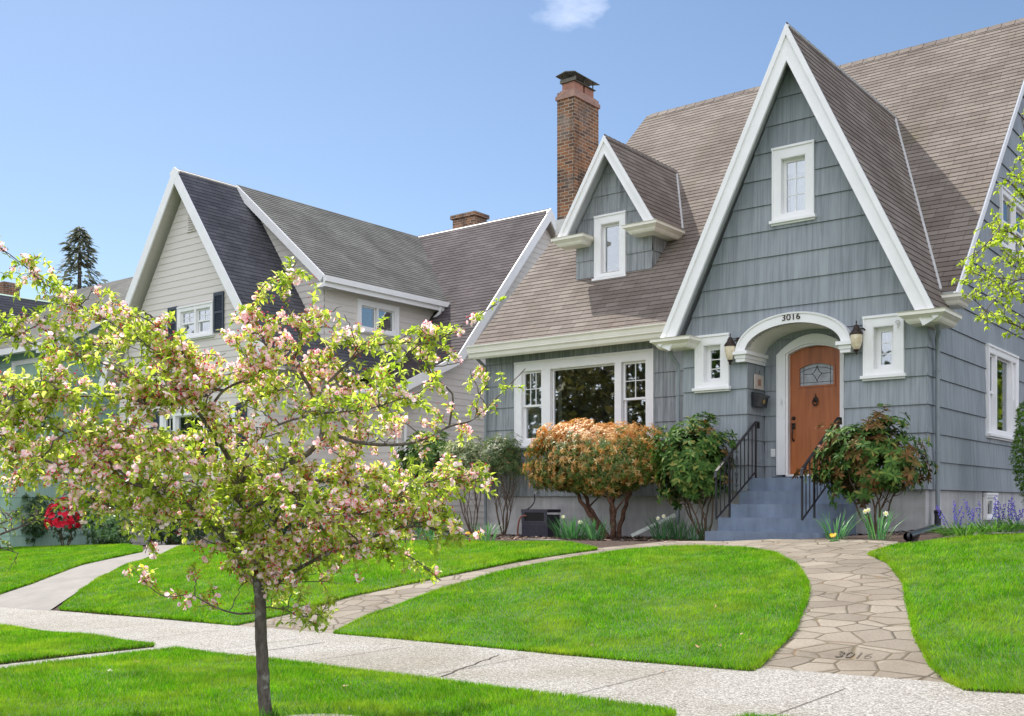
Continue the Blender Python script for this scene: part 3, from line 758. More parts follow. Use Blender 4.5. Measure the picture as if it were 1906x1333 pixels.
# door casing
dc = MB()
def casing(mb, g0, g1, yf, yb, x_ext=0):
    a0, a1 = DX0-g0, DX1+g0; b0, b1 = DX0-g1, DX1+g1
    mb.wbox(b0, a0, yf, yb, DZ0, DSP); mb.wbox(a1, b1, yf, yb, DZ0, DSP)
    n = 16
    for i in range(n):
        t0, t1 = i/n, (i+1)/n
        xi0, xi1 = a0+(a1-a0)*t0, a0+(a1-a0)*t1; xo0, xo1 = b0+(b1-b0)*t0, b0+(b1-b0)*t1
        gi, go = g0, g1
        zi = lambda x, g: max(DSP, DTOP+g-(DTOP+g-DSP)*((x-DC)/(DHW+g))**2) if g > .0 else doorz(x)
        A = [(xi0, zi(xi0, gi)), (xi1, zi(xi1, gi)), (xo1, DSP+.0+(zi(xo1, go)-DSP)), (xo0, DSP+(zi(xo0, go)-DSP))]
        mb.prism(FY(yf), A, yf-yb, 0)
casing(dc, .035, .175, AD-.045, AD+.02); casing(dc, .16, .18, AD-.062, AD)
dc.build('door_casing', M['white'], house, bevel=.003)
dj = MB(); casing(dj, 0.0, .034, AD-.01, AD+.15); dj.build('door_frame', M['white'], house)
th = MB(); th.wbox(DX0-.03, DX1+.03, AD-.03, AD+.2, DZ0-.045, DZ0+.005); th.build('threshold', M['white'], house)
# door leaf with light
door = None
dm = MB(); LX0, LX1, LZ0, LZ1 = DX0+.165, DX1-.14, 2.475, 2.83
def lz(x): return LZ1-.07*((x-(LX0+LX1)/2)/((LX1-LX0)/2))**2
yd = AD+.09
n = 20
dm.face([V3((DX0, yd, DZ0)), V3((DX1, yd, DZ0)), V3((DX1, yd, LZ0)), V3((DX0, yd, LZ0))])
dm.face([V3((DX0, yd, LZ0)), V3((LX0, yd, LZ0)), V3((LX0, yd, doorz(LX0))), V3((DX0, yd, doorz(DX0)))])
dm.face([V3((LX1, yd, LZ0)), V3((DX1, yd, LZ0)), V3((DX1, yd, doorz(DX1))), V3((LX1, yd, doorz(LX1)))])
for i in range(n):
    xa, xb = LX0+(LX1-LX0)*i/n, LX0+(LX1-LX0)*(i+1)/n
    dm.face([V3((xa, yd, lz(xa))), V3((xb, yd, lz(xb))), V3((xb, yd, doorz(xb))), V3((xa, yd, doorz(xa)))])
    dm.face([V3((xa, yd, lz(xa))), V3((xa, yd+.03, lz(xa))), V3((xb, yd+.03, lz(xb))), V3((xb, yd, lz(xb)))])
fr = FY(yd)
dm.box(fr, LX0-.03, LX1+.03, LZ0-.03, LZ0, -.02, .014); dm.box(fr, LX0-.03, LX0, LZ0+.001, lz(LX0), -.02, .012); dm.box(fr, LX1, LX1+.03, LZ0+.001, lz(LX1), -.02, .012)
for i in range(n):
    xa, xb = LX0-.03+(LX1-LX0+.06)*i/n, LX0-.03+(LX1-LX0+.06)*(i+1)/n
    l2 = lambda x: LZ1-.07*((x-(LX0+LX1)/2)/((LX1-LX0)/2))**2
    dm.prism(fr, [(xa, l2(xa)), (xb, l2(xb)), (xb, l2(xb)+.032), (xa, l2(xa)+.032)], -.02, .013)
# raised edge of the leaf
dm.box(fr, DX0, DX1, DZ0, DZ0+.004, -.03, 0)
door = dm.build('front_door', M['door'], house)
gl = MB(); gl.box(fr, LX0, LX1, LZ0, LZ1, -.03, -.024); gl.build('door_light', plain('leaded_frosted_glass', (.40, .42, .46), .12, .25, 9, bm=.02, spec=1), door)
bk = MB(); bk.box(fr, LX0-.05, LX1+.05, LZ0-.05, LZ1+.02, -.12, -.115); bk.build('door_backing', M['dkcurtain'], door)
ld = MB(); lc = (LX0+LX1)/2; lcz = (LZ0+LZ1)/2-.0
def lead(*pts, r=.004):
    ld.tube([V3((x, yd+.022, z)) for x, z in pts], r, 5)
lead((LX0+.06, LZ0), (LX0+.06, LZ1-.05)); lead((LX1-.06, LZ0), (LX1-.06, LZ1-.05)); lead((LX0, LZ0+.05), (LX1, LZ0+.05))
lead(*[(LX0+(LX1-LX0)*i/12, lz(LX0+(LX1-LX0)*i/12)-.06) for i in range(13)])
dia = []
for q in range(4):
    a0 = [(0, .13), (.085, 0), (0, -.13), (-.085, 0)][q]; a1 = [(.085, 0), (0, -.13), (-.085, 0), (0, .13)][q]
    for k in range(7):
        t_ = k/6; mxp = ((a0[0]+a1[0])/2*.55, (a0[1]+a1[1])/2*.55)
        dia.append((lc+(1-t_)**2*a0[0]+2*t_*(1-t_)*mxp[0]+t_*t_*a1[0], lcz+.01+(1-t_)**2*a0[1]+2*t_*(1-t_)*mxp[1]+t_*t_*a1[1]))
lead(*dia, r=.005); lead((LX0+.06, lcz+.01), (lc-.085, lcz+.01)); lead((lc+.085, lcz+.01), (LX1-.06, lcz+.01))
ld.build('leading', M['bronze'], door)
kn = MB(); kc = V3((DC+.0, yd-.004, 2.24))
kn.lathe(kc, [(0, -.02), (.035, -.018), (.045, 0), (.03, .006), (0, .006)][::-1], 16, ax=V3((0, -1, 0)))
kn.tube([kc+V3((-.035, -.02, 0)), kc+V3((-.045, -.03, -.04)), kc+V3((-.02, -.035, -.085)), kc+V3((0, -.037, -.095)), kc+V3((.02, -.035, -.085)), kc+V3((.045, -.03, -.04)), kc+V3((.035, -.02, 0))], [.008, .011, .013, .017, .013, .011, .008], 8)
kn.tube([kc+V3((0, -.015, .02)), kc+V3((0, -.018, .06)), kc+V3((0, -.01, .10))], [.018, .009, .003], 8)
kn.build('door_knocker', M['bronze'], door, smooth=True)
hd = MB(); hx = DX0+.06
hd.lathe((hx, yd-.002, 1.955), [(0, .03), (.022, .028), (.03, .015), (.033, 0)], 16, ax=V3((0, -1, 0)))
hd.box(fr, hx-.03, hx+.03, 1.78, 1.875, 0, .02)
hd.tube([V3((hx, yd-.02, 1.80)), V3((hx, yd-.06, 1.78)), V3((hx+.005, yd-.065, 1.72)), V3((hx-.01, yd-.045, 1.64)), V3((hx, yd-.04, 1.60)), V3((hx, yd-.005, 1.585))], [.012, .012, .011, .011, .012, .02], 8)
hd.tube([V3((hx, yd, 1.86)), V3((hx, yd-.05, 1.85)), V3((hx, yd-.075, 1.86))], [.012, .01, .014], 8)
hd.build('door_handle', M['bronze'], door, smooth=True)
# wing windows
window(house, FW, *wins_f['attic'], case=.13, top=.17, sash=.045, recess=.09, room=.4, kind='lites', cols=2, rows=3, blind=.24, mats=('white', 'glasshi'), curtains=[(-2.2, -1.87, 'blind')])
window(house, FW, *wins_f['left'], case=.135, top=.15, sash=.07, recess=.11, kind='lites', cols=1, rows=3, mats=('white', 'glass'))
window(house, FW, *wins_f['right'], case=.135, top=.15, sash=.07, recess=.11, kind='lites', cols=1, rows=3, mats=('white', 'glasshi'), curtains=[(-.8, -.44, 'curtain')])
# living room wall + window
bw = (-8.315, -5.125, 1.70, 3.36)
pm = subrect([[(-9.1, .69), (-4.0, .69), (-4.0, 3.66), (-9.1, 3.66)]], bw[0]+.06, bw[1]-.06, bw[2]+.03, bw[3]-.08)
w = MB(); courses(w, FM, pm, .448, .018, v0=.69); w.build('wall', M['greyold'], house)
u0, u1 = bw[0]+.13, bw[1]-.13
def mwx(px, py=740): return onY(px, py, .95).x
window(house, FM, *bw, case=.15, top=.17, recess=.05, room=1.2, mats=('white', 'glass'), divs=[(bw[0]+.15, mwx(1010), 'hung', 3, 2), (mwx(1026), mwx(1146), 'picture', 1, 1), (mwx(1158), bw[1]-.15, 'hung', 2, 2)],
       curtains=[(mwx(1028), mwx(1034), 'curtain'), (mwx(1160), mwx(1164), 'curtain'), (bw[0]+.16, bw[0]+.5, 'curtain')])
# right part of main front wall above the wing eave is under the roof; side wall (gable end)
sp_ = [(0, Z0), (.95, Z0), (.95, 3.9), (0, 3.45)]
ridY = 6.55; RZ = zroof(ridY)
sw = [[(-.018, Z0), (13, Z0), (13, 3.3), (-.018, 3.3)], [(0.95, 3.3), (13, 3.3), (12.6, zroof(.95)-.1), (ridY, RZ-.16), (.95, zroof(.95)-.12)], [(0, 3.3), (.95, 3.3), (.95, 3.6), (0, 3.35)]]
bigw = (3.206, 5.30, 1.74, 3.25); upw = (4.1, 6.2, 5.1, 6.15); bsm = (3.14, 4.2, .29, .735)
polys = sw
for q in (bigw, upw): polys = subrect(polys, q[0]+.06, q[1]-.06, q[2]+.03, q[3]-.06)
w = MB(); courses(w, SX, polys, E_, .022, v0=Z0); w.build('wall', M['grey'], house)
m1, m2 = 3.75, 4.85
window(house, SX, *bigw, case=.11, top=.12, recess=.04, room=.9, divs=[(bigw[0]+.11, m1, 'hung', 1, 1), (m1+.06, m2, 'picture', 1, 1), (m2+.06, bigw[1]-.11, 'hung', 1, 1)], curtains=[(3.35, 3.6, 'curtain'), (4.5, 4.8, 'curtain')], mats=('white', 'glasshi'))
window(house, SX, *upw, case=.11, recess=.04, room=.6, divs=[(upw[0]+.11, 5.1, 'hung', 1, 1), (5.16, upw[1]-.11, 'hung', 1, 1)], mats=('white', 'glasshi'))
window(house, SX, 3.16, 3.86, .27, .72, case=.06, recess=.03, room=.2, sill=False, proud=.03)
# plain rear and left walls
w = MB(); w.face([(-9.1, .95, .69), (-9.1, 12.3, .69), (-9.1, 12.3, 3.66), (-8.4, ridY, RZ-.3), (-9.1, .95, 3.8)][::-1]); w.build('wall', M['greyold'], house); w = MB(); w.face([(-9.1, 12.3, .69), (0, 12.3, .69), (0, 12.3, 3.8), (-9.1, 12.3, 3.8)][::-1])
w.build('wall', M['greyold'], house); w = MB(); w.face([(-4.0, 0, .75), (-4.0, .95, .75), (-4.0, .95, 3.6), (-4.0, 0, 3.4)][::-1]); w.build('wall', M['greyold'], house); w = MB(); w.face([(0, .95, 3.2), (-.6, .95, 3.2), (-.6, .95, 3.7), (0, .95, 3.7)][::-1])
w.build('wall', M['greyold'], house)
# foundation
for q in ((FY(.035), -3.97, AL+.02, -.4, .77, -.265, 0), (FY(.035), AR-.02, -.03, -.4, .77, -.265, 0), (FY(.98), -9.07, -3.975, -.5, .71, -.22, 0),
          (SX, .036, 3.15, -.4, .77, -.25, -.031), (SX, 3.85, 12.3, -.4, .77, -.25, -.031), (SX, 3.15, 3.85, -.4, .28, -.25, -.031),
          ((V3((-9.07, 0, 0)), V3((0, -1, 0)), V3((0, 0, 1)), V3((-1, 0, 0))), -12.3, -1.21, -.5, .71, -.2, 0)):
    f = MB(); f.box(*q); f.build('foundation', M['found'], house)
# main roof
XL0, XL1, XRt = -9.2, -8.62, .24
r = MB()
roofslope(r, [(XL0, YE, ZE), (XRt, YE, ZE), (XRt, ridY, RZ), (XL1, ridY, RZ)], (1, 0, 0), thick=.07)
roofslope(r, [(XRt, 2*ridY-YE, ZE), (XL0, 2*ridY-YE, ZE), (XL1, ridY, RZ), (XRt, ridY, RZ)], (-1, 0, 0), thick=.07, e=.6)
for i in range(36):
    x = XRt-.02-i*.25
    if x-.25 < XL1: break
    for s_ in (-1, 1):
        r.face([(x, ridY, RZ+.03), (x-.245, ridY, RZ+.024), (x-.245, ridY+s_*.11, RZ+.012-.11*KR), (x, ridY+s_*.11, RZ+.022-.11*KR)][::s_])
roof = r.build('roof', [M['roof'], M['soffit']], house)
# right main rake boards
rk = MB()
for (a, b2, off) in (((YE-.02, zroof(YE-.02)), (ridY, RZ), 0), ((ridY, RZ), (2*ridY-YE, ZE), 0)):
    d = V3((0, b2[0]-a[0], b2[1]-a[1])).normalized(); nn = V3((0, -d.z, d.y))
    for (dd, x0, x1) in ((.17, XRt-.035, XRt-.005), (.05, XRt-.004, XRt+.022)):
        P0, P1 = V3((0, *a)), V3((0, *b2))
        q = [P0-nn*.012, P1-nn*.012, P1-nn*(dd+.012), P0-nn*(dd+.012)]
        rk.face([p+V3((x1, 0, 0)) for p in q]); rk.face([p+V3((x0, 0, 0)) for p in q[::-1]])
        for i in range(4):
            j = (i+1) % 4; rk.face([q[i]+V3((x1, 0, 0)), q[i]+V3((x0, 0, 0)), q[j]+V3((x0, 0, 0)), q[j]+V3((x1, 0, 0))])
rk.build('rake_trim', M['white'], house)
# eave soffit, fascia, gutter
def gutter(mb, x0, x1, Y=YE, z=ZE):
    prof = [(0, 0), (-.02, -.1), (.0, -.13), (.07, -.135), (.10, -.10), (.115, -.04), (.14, -.01), (.14, .012), (.125, .012), (.12, 0), (.02, -.005)]
    mb.sweep([(-a, b2) for a, b2 in prof], [V3((x0, Y, z)), V3((x1, Y, z))], [(V3((0, 1, 0)), V3((0, 0, 1)))]*2)
g = MB(); gutter(g, XL0-.02, -4.33); gutter(g, XL0, -4.33, YE+.015, ZE-.125)
g.build('gutter', M['cream'], house)
s2 = MB(); s2.wbox(XL0, -4.0, YE, .97, 3.56, 3.60); s2.build('soffit', M['soffit'], house)
g = MB(); cornice_block(g, .02, .2, .62, .95, 3.5, k=.85)
g.build('cornice', M['cream'], house)
# wing roof
r = MB(); YF = -.37; EX = 2.25; EZ = WZ-EX*WS
yb = lambda z: YE+(z-ZE)/KR
roofslope(r, [(WX+EX, YF, EZ), (WX+EX, .58, EZ), (WX+(WZ-ZE)/WS, YE+.0, ZE), (WX, yb(WZ), WZ), (WX, YF, WZ)], (0, 1, 0), thick=.05)
roofslope(r, [(WX-EX, .58, EZ), (WX-EX, YF, EZ), (WX, YF, WZ), (WX, yb(WZ), WZ), (WX-(WZ-ZE)/WS, YE, ZE)], (0, -1, 0), thick=.05)
for i in range(24):
    y = YF+i*.21
    if y > yb(WZ): break
    for s_ in (-1, 1):
        r.face([(WX, y, WZ+.035), (WX, y+.215, WZ+.028), (WX+s_*.06, y+.215, WZ+.026-.06*WS), (WX+s_*.06, y, WZ+.032-.06*WS)][::-s_])
r.build('roof', [M['roof'], M['soffit']], house)
# valley flashing
def valley(mb, X0, Z0_, z_lo, z_hi, slope, sgn, w=.035):
    A = V3((X0+sgn*(Z0_-z_lo)/slope, yb(z_lo), z_lo)); B = V3((X0+sgn*(Z0_-z_hi)/slope, yb(z_hi), z_hi))
    up = V3((0, -KR, 1)).normalized()
    bars3(mb, A+up*.02, B+up*.02, w*1.5, .035, up)
v = MB(); valley(v, WX, WZ, 3.75, 7.85, WS, 1); valley(v, WX, WZ, 3.75, 7.85, WS, -1); v.build('valley_flashing', M['galv'], house)
# bargeboards on wing
def gable_boards(mb, xc, zc, slope, ex, yf, yb_, w1=.19, w2=.055, lift=.0):
    for s_ in (-1, 1):
        n = V3((s_*slope, 0, 1)).normalized(); d = V3((s_*1, 0, -slope)).normalized()
        top = V3((xc, 0, zc)); ll = math.hypot(ex, ex*slope)
        for (o0, o1, ya, yc) in ((.02+w2, w1+w2, yf+.0, yf+.035), (.0, w2+.02, yf-.03, yf+.035), (w1+w2-.02, w1+w2, yf-.012, yf)):
            # mitre on the centre line: points where offset lines meet x = xc
            def pt(off, k): 
                if k == 0: return top-V3((0, 0, off/n.z))
                return top+d*(ll)-n*off
            q = [pt(o0, 0), pt(o0, 1), pt(o1, 1), pt(o1, 0)]
            if s_ < 0: q = q[::-1]
            mb.face([V3((p.x, ya, p.z)) for p in q[::-1]]); mb.face([V3((p.x, yc, p.z)) for p in q])
            for i in range(4):
                j = (i+1) % 4; mb.face([V3((q[i].x, ya, q[i].z)), V3((q[j].x, ya, q[j].z)), V3((q[j].x, yc, q[j].z)), V3((q[i].x, yc, q[i].z))])
def soffits(mb, xc, zc, slope, ex, yf, y1, off=.07):
    for s_ in (-1, 1):
        n = V3((s_*slope, 0, 1)).normalized(); d = V3((s_*1, 0, -slope)).normalized(); ll = math.hypot(ex, ex*slope)
        a = V3((xc, 0, zc-off/n.z)); b2 = V3((xc, 0, zc))+d*ll-n*off
        q = [V3((a.x, yf, a.z)), V3((b2.x, yf, b2.z)), V3((b2.x, y1, b2.z)), V3((a.x, y1, a.z))]
        mb.face(q[::s_])
b_ = MB(); gable_boards(b_, WX, WZ+.0, WS, 2.28, YF-.005, 0); b_.build('bargeboard', M['white'], house)
b_ = MB(); soffits(b_, WX, WZ, WS, 2.2, YF+.03, .02, .09); b_.build('soffit', M['soffit'], house)
g = MB(); cornice_block(g, -4.18, -3.86, -.24, .01, 3.135, k=.95); g.build('cornice', M['cream'], house)
g = MB(); cornice_block(g, -.06, .17, -.24, .40, 3.135, k=.95); g.build('cornice', M['cream'], house)
# dormer
dormer = empty('dormer', (-6.6, 1.9, 5.1), None, None); dormer.parent = house; dormer.matrix_parent_inverse = Mi(house)
del_ = [k for k in dormer.keys()]
DXc, DZc, DS = -6.60, 7.74, 1.64; DY = 1.9; DYF = 1.55
polys = [[(-7.5, 5.09), (-5.72, 5.09), (-5.72, 6.05), (-6.6, 7.52), (-7.5, 6.05)]]
dw = (-7.03, -6.315, 5.04, 6.28)
polys = subrect(polys, dw[0]+.06, dw[1]-.06, dw[2]+.05, dw[3]-.06)
w = MB(); courses(w, FY(DY), polys, .416, .02, v0=5.02)
for sx, xx in ((1, -5.72), (-1, -7.5)):
    frs = (V3((xx, 0, 0)), V3((0, sx, 0)), V3((0, 0, 1)), V3((sx, 0, 0)))
    pp = [(sx*DY, 5.09), (sx*yb(6.1), 6.1), (sx*DY, 6.1)]
    if sx < 0: pp = pp[::-1]
    courses(w, frs, [pp], .416, .018, v0=5.02)
w.build('dormer_wall', M['greyold'], dormer)
r = MB(); DE = 1.08; dez = DZc-DE*DS
roofslope(r, [(DXc+DE, DYF, dez), (DXc+DE, yb(dez), dez), (DXc, yb(DZc), DZc), (DXc, DYF, DZc)], (0, 1, 0), thick=.04)
roofslope(r, [(DXc-DE, yb(dez), dez), (DXc-DE, DYF, dez), (DXc, DYF, DZc), (DXc, yb(DZc), DZc)], (0, -1, 0), thick=.04)
for i in range(20):
    y = DYF+i*.17
    if y > yb(DZc): break
    for s_ in (-1, 1):
        r.face([(DXc, y, DZc+.035), (DXc, y+.175, DZc+.025), (DXc+s_*.07, y+.175, DZc+.02-.07*DS), (DXc+s_*.07, y, DZc+.03-.07*DS)][::-s_])
r.build('dormer_roof', [M['roof'], M['soffit']], dormer)
v = MB(); valley(v, DXc, DZc, dez-.0, DZc-.12, DS, 1, .03); valley(v, DXc, DZc, dez, DZc-.12, DS, -1, .03); v.build('valley_flashing', M['galv'], dormer)
b_ = MB(); gable_boards(b_, DXc, DZc, DS, DE+.03, DYF-.005, 0, .14, .045); b_.build('bargeboard', M['white'], dormer)
b_ = MB(); soffits(b_, DXc, DZc, DS, DE, DYF+.03, DY+.02, .08); b_.build('soffit', M['soffit'], dormer)
g = MB(); cornice_block(g, -7.62, -7.27, 1.68, DY+.01, 5.72, k=.95); g.build('cornice', M['cream'], dormer); g = MB(); cornice_block(g, -5.93, -5.60, 1.68, yb(5.8), 5.72, k=.95); g.build('cornice', M['cream'], dormer)
dwn = window(house, FY(DY), *dw, case=.13, top=.16, sash=.045, recess=.08, room=.06, mats=('white', 'glasshi'))
# chimney
c = MB(); X0, X1, Y0, Y1 = -9.13, -8.66, 3.5, 4.47
c.box(FY(Y0), X0, X1, -.2, 9.58, -(Y1-Y0), 0); chim = c.build('chimney', M['brick'], house)
c = MB(); c.box(FY(Y0-.03), X0-.03, X1+.03, 9.58, 9.67, -(Y1-Y0+.06), 0); c.box(FY(Y0-.002), X0-.002, X1+.002, 9.67, 9.75, -(Y1-Y0+.004), 0); c.box(FY(Y0+.04), X0+.04, X1-.04, 9.75, 9.79, -(Y1-Y0-.08), 0)
c.build('chimney_crown', M['pinkbrick'], chim, bevel=.006)
c = MB(); c.wbox(X0+.07, X1-.07, Y0+.1, Y0+.45, 9.79, 9.97); c.wbox(X0+.07, X1-.07, Y0+.52, Y1-.1, 9.79, 9.97); c.build('flue', M['terracotta'], chim, bevel=.006)
c = MB(); c.wbox(X0+.03, X1-.03, Y0+.06, Y1-.06, 9.975, 9.99)
for xx in (X0+.06, X1-.08):
    for yy in (Y0+.1, Y0+.48, Y1-.14): c.wbox(xx, xx+.02, yy, yy+.02, 9.99, 10.13)
c.wbox(X0+.02, X1-.02, Y0+.08, Y0+.1, 9.99, 10.06)
a, b2, cc, dd = X0-.03, X1+.02, Y0-.02, Y1+.02; mz = (X0+X1)/2
c.prism((V3((0, dd, 0)), V3((1, 0, 0)), V3((0, 0, 1)), V3((0, -1, 0))), [(a, 10.135), (a, 10.12), (mz, 10.17), (b2, 10.12), (b2, 10.135), (mz, 10.19)][::-1], 0, dd-cc)
c.build('chimney_cap', M['capmetal'], chim)
c = MB(); c.wbox(X1-.01, X1+.02, Y0-.03, Y1, zroof(Y0)-.25, zroof(Y0)+.12); c.wbox(X0-.02, X1+.02, Y0-.03, Y0, zroof(Y0)-.3, zroof(Y0)+.12); c.build('chimney_flashing', M['galv'], chim)
# downspouts
def spout(pts, rr=.033, mt='spout', brk=()):
    d = MB(); d.tube(pts, rr, 10)
    for p in brk: d.lathe(p, [(rr+.008, -.015), (rr+.008, .015)], 10)
    return d.build('downspout', M[mt], house, smooth=True)
xo = onY(1248, 655, -.12).x; xd = onY(1262, 800, .02).x
spout([(xo, -.12, 3.18), (xo, -.12, 3.08), (xo+.03, -.07, 2.99), (xd, .02, 2.9), (xd, .02, 2.75), (xd, .02, .3), (xd, -.02, .2)], brk=[(xd, .02, 2.4), (xd, .02, 1.2)])
ye = onX(1746, 700, .09).y
spout([(.16, -.08, 3.16), (.17, 0.0, 3.06), (.09, ye-.05, 2.96), (.085, ye, 2.85), (.085, ye, 2.6), (.085, ye, .42)], brk=[(.085, ye, 2.5), (.085, ye, 1.3)])
xw = onY(904, 700, .88).x
spout([(xw, .52, 3.6), (xw, .56, 3.5), (xw, .86, 3.34), (xw, .88, 3.2), (xw, .88, .1)], brk=[(xw, .88, 2.4), (xw, .88, 1.2)])
d = MB(); d.tube([(.085, ye, .45), (.085, ye, ground(.08, ye)+.06)], .048, 12); d.lathe((.085, ye, .40), [(.048, 0), (.055, 0), (.055, .05), (.048, .05)], 12)
z = ground(-.3, -.1)+.05
d.lathe((.085, ye, z-.05), [(.07, 0), (.07, .05), (.05, .06)], 12)
pA = onG(1690, 999, .05); d.tube([(.085, ye, z+.015), (pA.x, pA.y, pA.z)], .058, 12, caps=False)
d.tube([(pA.x-.001, pA.y, pA.z), (pA.x+.03, pA.y+.002, pA.z)], .052, 12)
d.build('drain_pipe', M['blkplastic'], house, smooth=True)

# ---------------------------------------------------------------- steps, rails, porch things
steps = MB()
ys_ = [-1.33, -.95, -.60, -.27, .02]; zs_ = [.125, .33, .537, .742, .962]
XR_ = -1.06
prev = -.1
for i, (y, z_) in enumerate(zip(ys_, zs_)):
    xl = [-2.90, -2.875, -2.86, -2.845, -2.83][i]
    yb2 = .66 if i == 4 else .05
    rr = .09
    xr = XR_ if i < 4 else AR+.02
    pl = [(xl, yb2), (xl, y)]+[(xr-rr+rr*math.sin(a), y+rr-rr*math.cos(a)) for a in [k*math.pi/12 for k in range(7)]]+[(xr, yb2)]
    if i == 4: pl = [(xl+.01, yb2), (xl+.01, y), (xr, y), (xr, yb2)]
    ar = sum(pl[k][0]*pl[(k+1) % len(pl)][1]-pl[(k+1) % len(pl)][0]*pl[k][1] for k in range(len(pl)))
    if ar < 0: pl = pl[::-1]
    steps.prism(FZ, pl, prev, z_); prev = z_-.0015
    prev = z_+.0
    # nosing line
so_ = steps.build('front_steps', M['step'], bevel=.012)
tag(so_, 'five blue grey painted concrete steps rising to the arched front door', 'steps')
mt_ = MB(); mt_.wbox(-2.55, -1.42, .30, .60, .964, .982); o = mt_.build('doormat', plain('door_mat', (.07, .08, .11), .95, .3, 40, bm=.5)); tag(o, 'thin dark mat on the top step before the wooden door', 'doormat')
def railing(X, label):
    root = empty('stair_railing', (X, -1, .3), label, 'railing', 'iron railings of the front steps')
    P = lambda px, py: onX(px, py, -2.74)
    yA = P(1333, 900).y; yM = P(1358, 960).y; yB = P(1407, 790).y
    hp = MB(); tA = V3((X, yA, P(1330, 877).z)); tB = V3((X, yB, P(1405, 785).z))
    bars3(hp, tA, tB, .045, .018); bars3(hp, tB-V3((0, .012, 0)), tB+V3((0, .09, 0)), .045, .018)
    bars3(hp, tA+V3((0, 0, .005)), tA+V3((0, -.035, -.10)), .045, .016); bars3(hp, tA+V3((0, -.035, -.10)), tA+V3((0, -.0, -.13)), .04, .014)
    bars3(hp, tB+V3((0, .085, .005)), tB+V3((0, .10, -.10)), .045, .016)
    hp.build('handrail', M['black'], root)
    bot = MB(); bA = V3((X, yA, P(1333, 966).z)); bB = V3((X, yB-.0, P(1402, 877).z)); bars3(bot, bA, bB, .02, .02); bot.build('bottom_rail', M['black'], root)
    zt = lambda y: tA.z+(tB.z-tA.z)*(y-tA.y)/(tB.y-tA.y); zb_ = lambda y: bA.z+(bB.z-bA.z)*(y-bA.y)/(bB.y-bA.y)
    for (y, z0_) in ((yA, zb_(yA)-.0), (yM, .33), (yB, .96)):
        p = MB(); bars3(p, (X, y, z0_), (X, y, zt(y)), .026, .026); p.build('post', M['black'], root)
    n = 10
    for k in range(1, n):
        y = yA+(yB-yA)*k/n
        if abs(y-yM) < .03: continue
        if k == 5: continue
        p = MB(); bars3(p, (X, y, zb_(y)), (X, y, zt(y)), .013, .013); p.build('baluster', M['black'], root)
    y = yA+(yB-yA)*5/n; sc = MB(); zc_ = (zt(y)+zb_(y))/2; h = (zt(y)-zb_(y))
    sc.tube([(X, y, zb_(y)), (X, y, zt(y))], .006, 6)
    for s_ in (-1, 1):
        for base, dr in ((zc_+h*.36, 1), (zc_+.05, 1), (zc_-.05, -1), (zc_-h*.30, -1)):
            pts = []
            for k in range(12):
                t_ = k/11*4.6; rr = .032*(1-k/16); pts.append((X, y+s_*(.034-rr*math.cos(t_)*1.0), base+dr*rr*math.sin(t_)))
            sc.tube(pts, .0045, 5)
        sc.tube([(X, y, zc_+h*.33), (X, y+s_*.035, zc_+h*.2), (X, y+s_*.055, zc_+.04)], .0045, 5)
        sc.tube([(X, y, zc_-h*.30), (X, y+s_*.035, zc_-h*.15), (X, y+s_*.055, zc_-.04)], .0045, 5)
    sc.build('scrollwork', M['black'], root)
    return root
railing(-2.74, 'black iron stair railing beside the green rhododendron left of the steps')
railing(onY(1493, 930, onX(1333, 930, -2.74).y).x, 'black iron stair railing half hidden by the leggy rhododendron before the door')
def lantern(px, py, label):
    c = onY(px, py, -.14); root = empty('wall_lantern', c, label, 'lantern', 'lanterns beside the porch arch')
    b3 = MB(); b3.wbox(c.x+.06, c.x+.13, -.035, -.018, c.z-.02, c.z+.24); b3.build('back_plate', M['bronze'], root, bevel=.004)
    b4 = MB(); b4.tube([(c.x+.095, -.03, c.z+.16), (c.x+.09, -.10, c.z+.18), (c.x+.03, -.14, c.z+.17), (c.x, -.14, c.z+.15)], [.014, .012, .012, .014], 8); b4.build('bracket', M['bronze'], root, smooth=True)
    b5 = MB(); b5.lathe((c.x, -.14, c.z), [(.001, .31), (.006, .29), (.014, .275), (.006, .26), (.008, .245), (.03, .23), (.045, .20), (.05, .175), (.062, .16), (.085, .13), (.098, .11), (.098, .095), (.09, .09), (0.001, .09)], 20)
    b5.build('cap', M['bronze'], root, smooth=True)
    b6 = MB(); b6.lathe((c.x, -.14, c.z), [(.084, .09), (.088, .06), (.085, 0), (.07, -.07), (.045, -.125), (.03, -.14), (.001, -.14)], 20)
    mm, t, b = nm('ribbed_amber_glass'); v = coords(t, 'Object'); n = noise(t, v, 22, 3)
    t.links.new(ramp(t, n, [(.3, (.62, .50, .33)), (.7, (.85, .75, .58))]), b.inputs['Base Color']); b.inputs['Roughness'].default_value = .3
    b6.build('glass_globe', mm, root, smooth=True)
    b7 = MB(); b7.lathe((c.x, -.14, c.z), [(.035, -.12), (.042, -.135), (.042, -.15), (.02, -.165), (.018, -.18), (.024, -.19), (.012, -.205), (.001, -.21)], 16); b7.build('finial', M['bronze'], root, smooth=True)
lantern(1359, 655, 'bronze wall lantern with amber glass between the left small window and the porch arch')
lantern(1594, 634, 'bronze wall lantern with amber glass between the porch arch and the right small window')
